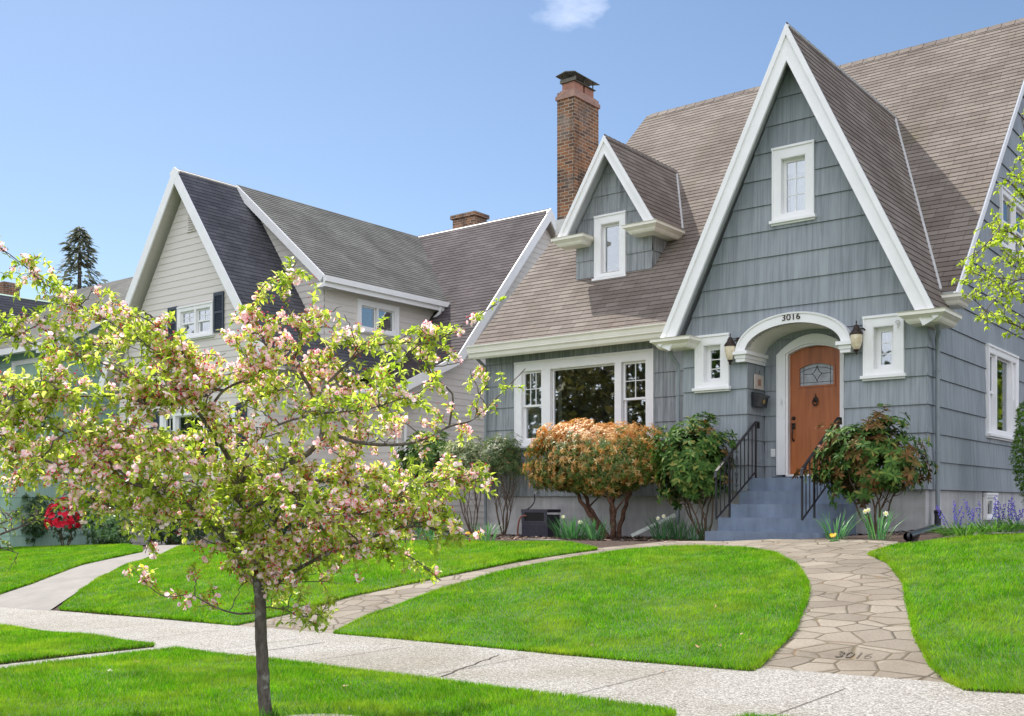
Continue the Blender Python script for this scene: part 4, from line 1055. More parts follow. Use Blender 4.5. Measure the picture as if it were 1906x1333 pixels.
# mailbox on alcove side wall
root = empty('mailbox', (AL+.05, .3, 1.9), 'black wall mailbox with round gold emblem inside the porch alcove', 'mailbox')
zt_ = onX(1408, 735, AL+.05).z; zb_ = onX(1408, 757, AL+.05).z; ya = onX(1403, 745, AL+.05).y; yb3 = onX(1427, 745, AL+.1).y
b = MB(); FA = (V3((AL, 0, 0)), V3((0, 1, 0)), V3((0, 0, 1)), V3((1, 0, 0)))
b.prism((V3((0, ya, 0)), V3((1, 0, 0)), V3((0, 0, 1)), V3((0, -1, 0))), [(AL+.016, zb_), (AL+.10, zb_), (AL+.135, zt_-.03), (AL+.016, zt_-.03)], -(yb3-ya), 0); b.build('box', M['blkplastic'], root, bevel=.006)
b = MB(); b.prism((V3((0, ya-.01, 0)), V3((1, 0, 0)), V3((0, 0, 1)), V3((0, -1, 0))), [(AL+.016, zt_-.028), (AL+.155, zt_-.035), (AL+.15, zt_-.005), (AL+.016, zt_+.05)], -(yb3-ya+.02), 0); b.build('lid', M['blkplastic'], root, bevel=.004)
b = MB(); mc = V3((AL+.122, (ya+yb3)/2+.03, (zt_+zb_)/2-.01)); b.lathe(mc, [(.004, .012), (.012, .012), (.014, .004), (.026, .004), (.028, .010), (.036, .010), (.038, 0)], 18, ax=V3((1, 0, -.25)).normalized())
for k in range(6): b.tube([mc+V3((.01, .012*math.cos(k*1.047), .012*math.sin(k*1.047))), mc+V3((.01, .034*math.cos(k*1.047), .034*math.sin(k*1.047)))], .003, 5)
b.build('emblem', plain('brass', (.5, .38, .14), .35, .2, 30, .8), root)
# plaque above
b = MB(); pz0, pz1 = onX(1413, 725, AL+.03).z, onX(1413, 698, AL+.03).z; py0, py1 = onX(1405, 710, AL+.03).y, onX(1421, 710, AL+.03).y
b.box(FA, py0, py1, pz0, pz1, .014, .032); root = b.build('plaque', plain('pale_tile', (.6, .52, .47), .6, .1, 20), None, bevel=.004); tag(root, 'small square tile plaque hanging above the black mailbox', 'plaque')
b = MB(); b.box(FA, py0+(py1-py0)*.32, py1-(py1-py0)*.3, pz0+.06, pz1-.07, .032, .035); b.build('tile_picture', plain('brown_tile', (.36, .2, .15), .5, .5, 60), root)
b = MB(); pm_ = (py0+py1)/2; b.tube([V3((AL+.034, pm_-.03, pz1)), V3((AL+.03, pm_, pz1+.07)), V3((AL+.034, pm_+.03, pz1))], .003, 5); b.build('hanger', M['black'], root)
# outlet + bell
oc = onY(1440, 843, AD-.01); b = MB(); b.wbox(oc.x-.04, oc.x+.04, AD-.035, AD-.02, oc.z-.065, oc.z+.065); o = b.build('outlet_cover', M['white'], bevel=.006); tag(o, 'small white outlet cover low on the shingles beside the door casing', 'outlet')
b = MB(); b.wbox(oc.x-.03, oc.x+.03, AD-.041, AD-.035, oc.z-.045, oc.z+.045); b.build('lid', M['blind'], o, bevel=.003)
bc = onY(1455, 748, AD-.05); b = MB(); b.wbox(bc.x-.012, bc.x+.012, AD-.058, AD-.045, bc.z-.045, bc.z+.045); o = b.build('doorbell', M['blind'], bevel=.004); tag(o, 'slim pale doorbell on the white door casing left of the door', 'doorbell')
b = MB(); b.lathe((bc.x, AD-.058, bc.z), [(.001, .004), (.006, .004), (.007, 0)], 10, ax=V3((0, -1, 0))); b.build('button', M['galv'], o)
# ornament on right small window
hc = onY(1671, 600, -.06); b = MB()
b.tube([hc+V3((-.03*math.cos(t_*.6), -.01, .03*math.sin(t_*.6))) for t_ in range(10)], .006, 6); b.tube([hc, hc+V3((.01, -.01, -.05)), hc+V3((0, -.01, -.09))], .007, 6)
o = b.build('hook', M['galv']); tag(o, 'curled white metal hook on the casing corner of the window right of the arch', 'hook')

# ---------------------------------------------------------------- neighbour (cream)
nb_ = empty('cream_house', (-17, 4, -.3), 'cream lap sided house with steep front gable and slate blue shutters', 'house')
XA, ZA = -18.45, 9.0; NS = 1.42
def lapwall(polys, fr, mb, e=.165): courses(mb, fr, polys, e, .012, v0=0)
polys = [[(-21.45, -.6), (-15.3, -.6), (-15.3, 4.2), (-21.45, 4.2)], [(-21.45, 4.2), (-15.3, 4.2), (XA, ZA-.42)]]
nu = (-18.75, -17.28, 4.75, 5.55); nl = (-19.5, -16.4, 1.30, 2.92)
for q in (nu, nl): polys = subrect(polys, q[0]+.06, q[1]-.06, q[2]+.03, q[3]-.06)
w = MB(); lapwall(polys, FY(.3), w); w.build('wall', M['lap'], nb_)
FN = FY(.3)
window(nb_, FN, *nu, case=.11, recess=.04, room=.5, divs=[(nu[0]+.11, -18.05, 'hung', 2, 2), (-17.98, nu[1]-.11, 'hung', 2, 2)])
window(nb_, FN, *nl, case=.12, recess=.04, room=.8, divs=[(nl[0]+.12, -18.95, 'hung', 2, 2), (-18.85, -17.05, 'picture', 1, 1), (-16.95, nl[1]-.12, 'hung', 2, 2)])
def shutter(fr, u0, u1, v0, v1, par):
    s = MB(); s.box(fr, u0, u0+.05, v0, v1, .012, .05); s.box(fr, u1-.05, u1, v0, v1, .012, .05); s.box(fr, u0+.05, u1-.05, v0, v0+.08, .012, .049); s.box(fr, u0+.05, u1-.05, v1-.08, v1, .012, .049)
    s.box(fr, u0+.05, u1-.05, (v0+v1)/2-.03, (v0+v1)/2+.03, .012, .049); s.box(fr, u0+.05, u1-.05, v0+.08, v1-.08, .012, .02)
    k = v0+.1
    while k < v1-.1:
        P = lambda u, v_, n: fr[0]+fr[1]*u+fr[2]*v_+fr[3]*n
        s.face([P(u0+.05, k, .044), P(u1-.05, k, .044), P(u1-.05, k+.03, .022), P(u0+.05, k+.03, .022)]); k += .04
    return s.build('shutter', M['shutter'], par)
shutter(FN, -19.5-.42, -19.53, 1.38, 2.95, nb_); shutter(FN, -16.37, -15.98, 1.38, 2.95, nb_)
shutter(FN, -19.17, -18.79, 4.78, 5.6, nb_); shutter(FN, -17.25, -16.86, 4.78, 5.75, nb_)
vt = MB(); vt.box(FN, -18.36, -17.98, 7.42, 7.98, .0, .04)
for k in range(8): vt.face([FN[0]+FN[1]*u+FN[2]*v_+FN[3]*n for u, v_, n in ((-18.31, 7.47+k*.06, .07), (-18.03, 7.47+k*.06, .07), (-18.03, 7.51+k*.06, .043), (-18.31, 7.51+k*.06, .043))])
vt.build('gable_vent', M['lap'], nb_)
r = MB(); yr = 8.97; ZR3 = 9.07
zl = 4.8; xr_ = XA+(ZA-zl)/NS; ezx, ezz = -14.6, 3.75
YF2 = -.02
roofslope(r, [(xr_, YF2, zl), (xr_, 2.6, zl), (xr_, 7.0, zl), (XA, yr, ZA), (XA, YF2, ZA)], (0, 1, 0))
roofslope(r, [(ezx, YF2, ezz), (ezx, 3.42, ezz), (xr_, 5.26, zl), (xr_, YF2, zl)], (0, 1, 0))
xlft = XA-(ZA-zl)/NS
roofslope(r, [(xlft, 7, zl), (xlft, YF2, zl), (XA, YF2, ZA), (XA, yr, ZA)], (0, -1, 0))
roofslope(r, [(-22.0, 6, 3.6), (-22.0, YF2, 3.6), (xlft, YF2, zl), (xlft, 6, zl)], (0, -1, 0))
r.build('roof', [M['navy'], M['lap']], nb_)
bb = MB(); 
def boards_poly(mb, pts, yf, w=.24, th=.04):
    for i in range(len(pts)-1):
        a, b2 = V3((pts[i][0], 0, pts[i][1])), V3((pts[i+1][0], 0, pts[i+1][1])); d = (b2-a).normalized(); n = V3((-d.z, 0, d.x)); n = -n if n.z > 0 else n
        q = [a, b2, b2+n*w, a+n*w]
        mb.face([p+V3((0, yf, 0)) for p in q]); mb.face([p+V3((0, yf+th, 0)) for p in q[::-1]])
        for k in range(4):
            j = (k+1) % 4; mb.face([q[k]+V3((0, yf, 0)), q[j]+V3((0, yf, 0)), q[j]+V3((0, yf+th, 0)), q[k]+V3((0, yf+th, 0))])
boards_poly(bb, [(XA, ZA+.03), (xr_+.02, zl+.02), (ezx+.02, ezz+.02)], YF2-.03); boards_poly(bb, [(XA, ZA+.031), (xlft-.02, zl+.02), (-22.0, 3.62)], YF2-.032)
bb.build('bargeboard', M['white'], nb_)
sf = MB()
for q in (((XA, ZA-.13), (xr_-.04, zl-.08)), ((xr_-.04, zl-.08), (ezx, ezz-.1)), ((XA, ZA-.13), (xlft+.04, zl-.08))):
    sf.face([(q[0][0], YF2, q[0][1]), (q[1][0], YF2, q[1][1]), (q[1][0], .32, q[1][1]), (q[0][0], .32, q[0][1])])
sf.build('soffit', M['lap'], nb_)
# shed dormer on the right side
SE = -15.0; SZ = 6.15; y2 = 2.13
msl = 1.15; yrear = lambda z: yr-(ZR3-z)/msl
r = MB(); roofslope(r, [(SE, y2-.25, SZ), (SE, yrear(SZ), SZ), (XA, yr, ZA+.04), (XA, y2-.25, ZA+.04)], (0, 1, 0))
r.build('roof', [M['greyroof'], M['lap']], nb_)
bb = MB(); boards_poly(bb, [(XA+.05, ZA), (SE, SZ+.03)], y2-.29, .2, .045); bb.box(FX(SE), y2-.3, yrear(SZ), SZ-.14, SZ+.0, .0, .12); bb.box(FX(SE), y2-.3, yrear(SZ)-.05, SZ-.26, SZ-.142, -.02, .05)
bb.wbox(SE-.35, SE+.044, y2-.285, y2+.1, SZ-.26, SZ-.141)
bb.build('eave_trim', M['white'], nb_)
w = MB(); lapwall([[(-18.3, 4.5), (-15.3, 4.5), (-15.3, SZ+.1), (XA+.2, ZA-.2)]], FY(y2), w)
wp_ = [[(y2, 3.9), (7.2, 3.9), (7.2, SZ+.02), (y2, SZ+.02)]]; sw_ = (3.25, 4.75, 5.05, 5.82); wp_ = subrect(wp_, sw_[0]+.06, sw_[1]-.06, sw_[2]+.03, sw_[3]-.05)
lapwall(wp_, FX(-15.3), w); w.build('dormer_wall', M['lap'], nb_)
window(nb_, FX(-15.3), *sw_, case=.12, recess=.05, room=.5, divs=[(sw_[0]+.12, 3.95, 'picture', 1, 1), (4.0, sw_[1]-.12, 'picture', 1, 1)])
# rear main body
XR3 = -13.3; r = MB()
yk, zk = 4.9, ZR3-(yr-4.9)*msl
roofslope(r, [(-21.9, yk, zk), (XR3, yk, zk), (XR3, yr, ZR3), (-21.9, yr, ZR3)], (1, 0, 0))
roofslope(r, [(-17, 2.5, 3.35), (XR3, 2.5, 3.35), (XR3, yk, zk), (-17, yk, zk)], (1, 0, 0))
roofslope(r, [(XR3, 15, 2.5), (-21.9, 15, 2.5), (-21.9, yr, ZR3), (XR3, yr, ZR3)], (-1, 0, 0), e=.5)
r.build('roof', [M['roofdk'], M['lap']], nb_)
bb = MB(); FR3 = FX(XR3)
pts = [(2.45, 3.33), (yk, zk), (yr, ZR3), (15, 2.5)]
for i in range(3):
    a, b2 = pts[i], pts[i+1]; d = math.hypot(b2[0]-a[0], b2[1]-a[1]); nx, ny = (b2[1]-a[1])/d*.24, -(b2[0]-a[0])/d*.24
    q = [a, (a[0]+nx, a[1]+ny), (b2[0]+nx, b2[1]+ny), b2]
    bb.prism(FR3, q, -.01+i*.001, .035+i*.001)
bb.sweep([(0, 0), (-.12, 0), (-.12, -.09), (-.06, -.14), (0, -.14)], [V3((-15.5, 2.5, 3.36)), V3((XR3+.05, 2.5, 3.36))], [(V3((0, 1, 0)), V3((0, 0, 1)))]*2)
bb.wbox(-13.75, XR3+.03, 2.42, 3.4, 2.98, 3.2); bb.wbox(-13.8, XR3+.08, 2.36, 3.45, 3.2, 3.26)
bb.build('eave_trim', M['white'], nb_)
w = MB(); lapwall([[(2.95, -.6), (14.6, -.6), (14.6, 3), (yr, ZR3-.35), (yk, zk-.3), (2.95, 3.35)]], FX(-13.55), w); lapwall([[(-15.5, -.6), (-13.55, -.6), (-13.55, 3.3), (-15.5, 3.3)]], FY(2.95), w)
lapwall([[(.3, -.6), (3, -.6), (3, 3.9), (.3, 3.9)]], FX(-15.3), w)
w.build('wall', M['lap'], nb_)
ds = MB(); ds.tube([(-13.4, 2.75, 3.0), (-13.42, 2.85, 2.9), (-13.46, 3.1, 2.75), (-13.48, 3.15, 2.6), (-13.48, 3.15, -.2)], .045, 8); ds.build('downspout', M['white'], nb_, smooth=True); ds = MB(); ds.tube([(-14.96, 6.1, 6.0), (-14.98, 6.1, 5.85), (-15.2, 6.1, 5.7), (-15.25, 6.1, 5.3)], .05, 8); ds.build('downspout', M['white'], nb_, smooth=True)
fd = MB(); fd.wbox(-15.5, -13.6, 2.98, 3.1, -1, .3); fd.build('foundation', M['found'], nb_); fd = MB(); fd.wbox(-21.4, -15.33, .34, .5, -1.2, .1); fd.build('foundation', M['found'], nb_)
c = MB(); c.wbox(-17.4, -16.5, 9.4, 10.0, 8.0, 9.5); c.wbox(-17.46, -16.44, 9.34, 10.06, 9.5, 9.62); c.build('chimney', M['brick'], nb_)
# ---------------------------------------------------------------- green house
gh = empty('green_house', (-30, 5, -.8), 'green shingled house with dark slate roof beyond the cream house', 'house')
XG = -24.6
P1 = onX(88, 660, XG); yc = P1.y
q = lambda px, py: onX(px, py, XG)
eU = q(95, 640); rk1 = q(232, 560); rdg = onX(250, 515, XG)
lr0 = q(60, 785); lr1 = q(130, 735)
zE = eU.z; yE = eU.y
mb = MB(); w = MB()
courses(w, FX(XG), [[(yE-.0, -1), (yE+9, -1), (yE+9, zE+3), (yE+4.5, zE+2.8), (yE-.0, zE-.1)], [(yE-1.2, -1), (yE, -1), (yE, zE-1.5), (yE-1.2, 2.6)]], .36, .016)
courses(w, FY(yE+.02), [[(XG-6, zE-3), (XG, zE-3), (XG, zE), (XG-6, zE)]], .36, .016)
courses(w, FY(yE-1.2), [[(XG-9, -1), (XG, -1), (XG, 2.7), (XG-9, 2.7)]], .36, .016)
w.build('wall', M['green'], gh)
sl_ = (rk1.z-zE)/(rk1.y-yE)
yr_ = yE+4.6; zr_ = zE+4.6*sl_
r = MB(); roofslope(r, [(XG-9, yE-.3, zE-.05), (XG+.3, yE-.3, zE-.05), (XG+.3, yr_, zr_), (XG-9, yr_, zr_)], (1, 0, 0))
roofslope(r, [(XG+.3, yr_+5, zE-.5), (XG-9, yr_+5, zE-.5), (XG-9, yr_, zr_), (XG+.3, yr_, zr_)], (-1, 0, 0), e=.4)
r.build('roof', [M['greyroof'], M['green']], gh)
r = MB(); roofslope(r, [(XG-9, yE-1.6, 2.5), (XG+.25, yE-1.6, 2.5), (XG+.25, yE+.4, 4.4), (XG-9, yE+.4, 4.4)], (1, 0, 0)); 
# front wing slope seen left
xg2 = XG-2.6
roofslope(r, [(xg2, yE-3.2, 3.0), (xg2, yE+.5, 3.0), (xg2-3.6, yE+4.4, 7.6), (xg2-3.6, yE-3.2, 7.6)], (0, 1, 0)); roofslope(r, [(xg2-7.2, yE+.5, 3.0), (xg2-7.2, yE-3.2, 3.0), (xg2-3.6, yE-3.2, 7.6), (xg2-3.6, yE+4.4, 7.6)], (0, -1, 0)); r.build('roof', [M['navy'], M['green']], gh)
w = MB(); courses(w, FY(yE-2.9), [[(xg2-6.9, -1), (xg2-.3, -1), (xg2-.3, 3.1), (xg2-3.6, 7.1), (xg2-6.9, 3.1)]], .36, .016); courses(w, FX(xg2-.3), [[(yE-2.9, -1), (yE, -1), (yE, 3), (yE-2.9, 3)]], .36, .016); w.build('wall', M['green'], gh)
bb = MB()
def rakeX(mb, X, a, b2, w=.25):
    d = math.hypot(b2[0]-a[0], b2[1]-a[1]); nx, ny = (b2[1]-a[1])/d*w, -(b2[0]-a[0])/d*w
    mb.prism(FX(X), [a, (a[0]+nx, a[1]+ny), (b2[0]+nx, b2[1]+ny), b2], -.03, .02)
rakeX(bb, XG+.3, (yE-.3, zE-.08), (yr_, zr_)); rakeX(bb, XG+.25, (yE-1.6, 2.48), (yE+.4, 4.4))
bb.wbox(XG-6, XG+.35, yE-.45, yE-.3, zE-.2, zE-.03); bb.wbox(XG-.1, XG+.33, yE-.4, yE+.2, zE-.3, zE-.2); bb.wbox(XG-9, XG+.3, yE-1.75, yE-1.6, 2.35, 2.5)
boards_poly(bb, [(xg2-3.6, 7.63), (xg2, 3.02)], yE-3.24, .22)
bb.build('eave_trim', M['white'], gh)
window(gh, FY(yE+.02), XG-2.2, XG-.45, zE-1.4, zE-.35, case=.11, recess=.03, room=.2)
wl_ = q(130, 860); wr_ = q(185, 860); window(gh, FX(XG), wl_.y, wr_.y, q(130, 890).z, q(130, 822).z, case=.12, recess=.03, room=.2)
cx_ = onY(4, 540, yE+3).x; cz_ = onY(4, 524, yE+3).z; ct = MB(); ct.wbox(cx_-.7, cx_+.1, yE+3, yE+3.6, 5.0, cz_); ct.build('chimney', M['brick'], gh)

ca = onG(1552, 1229); cb = onG(1620, 1229); cm_ = (ca+cb)/2
from mathutils import Matrix, Euler
o = text_mesh('3016', .21, .002, plain('carved_number_dark', (.115, .095, .07), .95, .35, 30), 'carved_number', None, Matrix.Translation(V3((cm_.x, cm_.y, ground(cm_.x, cm_.y)+.0165))) @ Euler((math.atan((ground(cm_.x, cm_.y+.15)-ground(cm_.x, cm_.y))/.15), 0, R(4))).to_matrix().to_4x4(), (cb-ca).length, -.002)  # digits in one dark brown tone laid on the paving
tag(o, 'house number 3016 carved in the flagstone walk near the pavement', 'number')
# ---------------------------------------------------------------- plants
def unit(a): return a/np.maximum(np.linalg.norm(a, axis=-1, keepdims=True), 1e-9)
OVAL = [(0, .12), (.3, .85), (.62, .9), (1, .04)]; LANCE = [(0, .15), (.35, .8), (.7, 1.0), (1, .05)]; STRAP = [(0, .8), (.4, 1), (.8, .8), (1, .1)]; ROUND = [(0, .25), (.45, 1), (.85, .85), (1, .3)]
def leaves(name, P, D, N, Ls, Ws, mat, parent=None, secs=OVAL, droop=.2, fold=.25, smooth=True):
    P, D, N = map(np.asarray, (P, D, N)); n = len(P)
    if n == 0: return None
    D = unit(D); S_ = unit(np.cross(D, N)); Nn = np.cross(S_, D)
    Ls = np.broadcast_to(np.asarray(Ls, float), n)[:, None]; Ws = np.broadcast_to(np.asarray(Ws, float), n)[:, None]
    droop = np.broadcast_to(np.asarray(droop, float), n)[:, None]
    k = len(secs); V = np.empty((n, k*3, 3), np.float32)
    for i, (t, w) in enumerate(secs):
        c_ = P+D*Ls*t-Nn*Ls*droop*t*t
        V[:, i*3] = c_-S_*Ws*w*.5+Nn*Ws*w*fold*.5; V[:, i*3+1] = c_; V[:, i*3+2] = c_+S_*Ws*w*.5+Nn*Ws*w*fold*.5
    q = []
    for i in range(k-1):
        a = i*3; q += [(a, a+1, a+4, a+3), (a+1, a+2, a+5, a+4)]
    q = np.array(q, np.int32); Fi = (np.arange(n, dtype=np.int32)[:, None, None]*(k*3)+q[None]).reshape(-1, 4)
    me = bpy.data.meshes.new(name); me.vertices.add(n*k*3); me.vertices.foreach_set('co', V.reshape(-1))
    me.loops.add(len(Fi)*4); me.loops.foreach_set('vertex_index', Fi.reshape(-1))
    me.polygons.add(len(Fi)); me.polygons.foreach_set('loop_start', np.arange(0, len(Fi)*4, 4, dtype=np.int32)); me.polygons.foreach_set('loop_total', np.full(len(Fi), 4, np.int32))
    me.polygons.foreach_set('use_smooth', np.full(len(Fi), smooth)); me.update(); me.materials.append(mat)
    o = bpy.data.objects.new(name, me); col.objects.link(o)
    if parent: o.parent = parent; o.matrix_parent_inverse = Mi(parent)
    return o
def buds(name, P, D, L_, W_, mat, parent=None):
    P = np.asarray(P); D = unit(np.asarray(D)); n = len(P)
    A = unit(np.cross(D, [0.3, .5, .8])); B = np.cross(D, A)
    V = np.stack([P, P+D*L_*.55+A*W_, P+D*L_*.55+B*W_, P+D*L_*.55-A*W_, P+D*L_*.55-B*W_, P+D*L_], 1).reshape(-1, 3).astype(np.float32)
    q = np.array([(0, 2, 1), (0, 3, 2), (0, 4, 3), (0, 1, 4), (5, 1, 2), (5, 2, 3), (5, 3, 4), (5, 4, 1)], np.int32)
    Fi = (np.arange(n, dtype=np.int32)[:, None, None]*6+q[None]).reshape(-1, 3)
    me = bpy.data.meshes.new(name); me.vertices.add(len(V)); me.vertices.foreach_set('co', V.reshape(-1))
    me.loops.add(len(Fi)*3); me.loops.foreach_set('vertex_index', Fi.reshape(-1)); me.polygons.add(len(Fi))
    me.polygons.foreach_set('loop_start', np.arange(0, len(Fi)*3, 3, dtype=np.int32)); me.polygons.foreach_set('loop_total', np.full(len(Fi), 3, np.int32)); me.polygons.foreach_set('use_smooth', np.full(len(Fi), True))
    me.update(); me.materials.append(mat); o = bpy.data.objects.new(name, me); col.objects.link(o)
    if parent: o.parent = parent; o.matrix_parent_inverse = Mi(parent)
    return o
def rv(n=None): a = rng.normal(size=(3,) if n is None else (n, 3)); return unit(a)
def project(p):
    d = np.asarray(p)-np.array(C); x = d[0]*cs+d[1]*sn; z = -d[0]*sn+d[1]*cs
    return CX+F*x/z, HY-F*d[2]/z
def inpoly(x, y, P):
    c = False; n = len(P)
    for i in range(n):
        x1, y1 = P[i]; x2, y2 = P[(i+1) % n]
        if (y1 > y) != (y2 > y) and x < (x2-x1)*(y-y1)/(y2-y1)+x1: c = not c
    return c
def smoothpath(pts, n=6):
    pts = [V3(p) for p in pts]; out_ = []
    for i in range(len(pts)-1):
        p0, p1, p2, p3 = pts[max(i-1, 0)], pts[i], pts[i+1], pts[min(i+2, len(pts)-1)]
        for k in range(n):
            t = k/n; out_.append(.5*((2*p1)+(p2-p0)*t+(2*p0-5*p1+4*p2-p3)*t*t+(-p0+3*p1-3*p2+p3)*t**3))
    out_.append(pts[-1]); return out_
def wiggle(pts, a):
    return [p+V3(tuple(rv()*a)) if 0 < i < len(pts)-1 else p for i, p in enumerate(pts)]
def grow(limbs, dist0, mask, trunk_mb, nsub, subl, nshoot, shl, step_node, per_node, bloomp, upbias=.35, twr=.0028, dens=1.):
    """limbs: list of (points[(px,py,dd)], r0, r1, density).  Returns nodes [(pos, dir)]"""
    nodes = []; paths = []
    for pts, r0, r1, dn in limbs:
        w = smoothpath([atD(p[0], p[1], dist0+p[2]) for p in pts], 6); w = wiggle(w, r0*.08)
        n = len(w); trunk_mb.tube(w, [r0+(r1-r0)*i/(n-1) for i in range(n)], 10 if r0 > .015 else 7); paths.append((w, r0, r1, dn))
    subs = []
    for w, r0, r1, dn in paths:
        ln = sum((w[i+1]-w[i]).length for i in range(len(w)-1))
        for _ in range(int(ln*nsub*dn)):
            for tr in range(8):
                i = random.randint(1, len(w)-1); p = w[i]; d = rv(); d[2] = abs(d[2])*.6+.05
                l = random.uniform(*subl); e = p+V3(tuple(d))*l; m_ = p+V3(tuple(d))*l*.5+V3((0, 0, random.uniform(-.03, .08)))
                if mask is None or inpoly(*project(e), mask): break
            else: continue
            path = wiggle(smoothpath([p, m_, e], 5), .012); n = len(path)
            rr = min(r1+.002, .006); trunk_mb.tube(path, [rr+(.002-rr)*k/(n-1) for k in range(n)], 5, caps=False); subs.append((path, dn))
    allp = [(w, dn, .35) for w, r0, r1, dn in paths]+[(w, dn, 0) for w, dn in subs]
    for w, dn, s0 in allp:
        ln = sum((w[i+1]-w[i]).length for i in range(len(w)-1))
        if dn <= 0: continue
        for _ in range(max(2, int(ln*nshoot*dn*dens))):
            for tr in range(8):
                t_ = random.uniform(s0, 1)*(len(w)-1); i = min(int(t_), len(w)-2); p = w[i].lerp(w[i+1], t_-i)
                ax = (w[i+1]-w[i]).normalized(); d = V3(tuple(rv()))+ax*.5+V3((0, 0, upbias)); d.normalize(); l = random.uniform(*shl)
                e = p+d*l
                if mask is None or inpoly(*project(e), mask): break
            else: continue
            path = [p, p+d*l*.5+V3(tuple(rv()))*.012, e+V3((0, 0, -.02))]
            trunk_mb.tube(path, [twr, twr*.8, twr*.5], 4, caps=False)
            nn = max(2, int(l/step_node))
            for k in range(nn):
                q = path[0].lerp(path[1], (k+1)/nn*2) if (k+1)/nn < .5 else path[1].lerp(path[2], (k+1)/nn*2-1)
                nodes.append((np.array(q), np.array(d), k == nn-1))
    return nodes
# ---- crab apple
root = empty('blossom_tree', atD(494, 1346, 7.0), 'small crab apple with pink blossom and lime leaves in the front grass strip', 'tree')
T0 = [([(496, 1352, 0), (491, 1280, 0), (487, 1200, 0), (485, 1130, 0), (481, 1085, 0), (474, 1045, 0)], .045, .034, 0),
      ([(476, 1070, 0), (466, 1010, .02), (458, 950, .03), (446, 930, .02), (436, 875, 0), (396, 806, -.1), (366, 761, -.15), (340, 700, -.2), (320, 640, -.2)], .028, .006, 1),
      ([(479, 1075, 0), (450, 1035, -.1), (420, 1005, -.2), (380, 960, -.35), (320, 925, -.5), (250, 900, -.6), (160, 880, -.65), (60, 850, -.7), (-20, 826, -.7)], .024, .005, 1.4),
      ([(483, 1062, 0), (500, 990, .1), (540, 925, .2), (583, 896, .3), (654, 899, .4), (720, 915, .5), (790, 905, .55), (860, 900, .6)], .022, .005, 1.2),
      ([(486, 1062, 0), (520, 1037, .15), (560, 1020, .3), (612, 1010, .5), (680, 1015, .6), (760, 1035, .7), (820, 1080, .7)], .013, .004, 1.2),
      ([(487, 1098, 0), (515, 1085, -.1), (560, 1056, -.2), (607, 1033, -.35), (680, 1005, -.45), (760, 980, -.5), (840, 990, -.55), (880, 1000, -.55)], .017, .004, 1.2),
      ([(447, 893, .03), (500, 884, .1), (540, 862, .15), (575, 842, .2), (600, 805, .2), (590, 760, .2), (575, 719, .2), (546, 668, .2), (562, 643, .2), (546, 593, .2), (524, 540, .2), (552, 487, .2)], .024, .004, .8),
      ([(587, 745, .2), (612, 712, .25), (650, 675, .3), (691, 646, .35), (751, 637, .4), (800, 639, .45), (870, 600, .5), (925, 566, .5)], .011, .003, .8),
      ([(600, 800, .2), (660, 822, .3), (720, 828, .4), (777, 822, .45), (836, 794, .5), (882, 780, .5), (930, 735, .55), (978, 686, .55)], .015, .003, .55),
      ([(836, 794, .5), (843, 742, .5), (833, 723, .5), (797, 693, .45), (766, 664, .45), (740, 640, .4)], .008, .004, .5),
      ([(657, 895, .4), (651, 860, .4), (660, 817, .4), (665, 770, .4), (640, 720, .35), (680, 690, .3)], .010, .003, .9),
      ([(416, 727, -.1), (376, 713, -.15), (335, 650, -.1), (288, 593, 0), (250, 575, .1)], .011, .004, .9),
      ([(380, 780, -.1), (416, 727, -.1), (470, 700, -.05), (510, 660, 0), (470, 620, 0), (455, 575, 0)], .010, .003, 1),
      ([(385, 735, -.15), (300, 754, -.3), (240, 742, -.4), (183, 737, -.5), (110, 740, -.6), (20, 745, -.6)], .012, .003, 1.3),
      ([(345, 690, -.1), (270, 640, 0), (203, 598, .1), (139, 563, .2), (79, 524, .2), (40, 490, .2), (-30, 440, .25)], .010, .003, .8),
      ([(300, 754, -.3), (220, 690, -.2), (140, 660, -.1), (60, 640, 0), (10, 620, 0)], .008, .003, 1.1),
      ([(250, 900, -.6), (190, 850, -.5), (110, 800, -.45), (20, 790, -.4), (-40, 770, -.4)], .008, .003, 1.4),
      ([(400, 985, -.25), (350, 960, .2), (280, 950, .5), (200, 940, .7), (120, 930, .8)], .010, .003, 1.2),
      ([(446, 935, .0), (400, 900, .3), (340, 860, .5), (260, 840, .7), (180, 830, .8), (90, 870, .9), (0, 900, 1.)], .012, .003, 1.6),
      ([(450, 960, .0), (500, 930, -.3), (570, 940, -.5), (650, 960, -.65), (740, 930, -.7), (820, 870, -.7)], .012, .003, 1.3),
      ([(446, 900, .0), (470, 830, -.3), (520, 790, -.45), (600, 770, -.55), (690, 760, -.6), (780, 730, -.6)], .010, .003, 1.0),
      ([(400, 810, -.1), (430, 760, .2), (480, 740, .4), (540, 720, .5), (600, 700, .5)], .008, .003, .9),
      ([(478, 1140, 0), (440, 1142, -.1), (400, 1130, -.15), (355, 1108, -.2), (300, 1108, -.2), (245, 1058, -.2)], .008, .002, .55),
      ([(492, 1130, 0), (530, 1135, -.1), (560, 1150, -.15), (590, 1160, -.15)], .006, .002, .9),
      ([(490, 1090, 0), (540, 1085, .1), (600, 1082, .1), (640, 1088, .1)], .005, .002, .6),
      ([(335, 925, -.5), (290, 980, -.5), (270, 1030, -.5)], .006, .002, .9)]
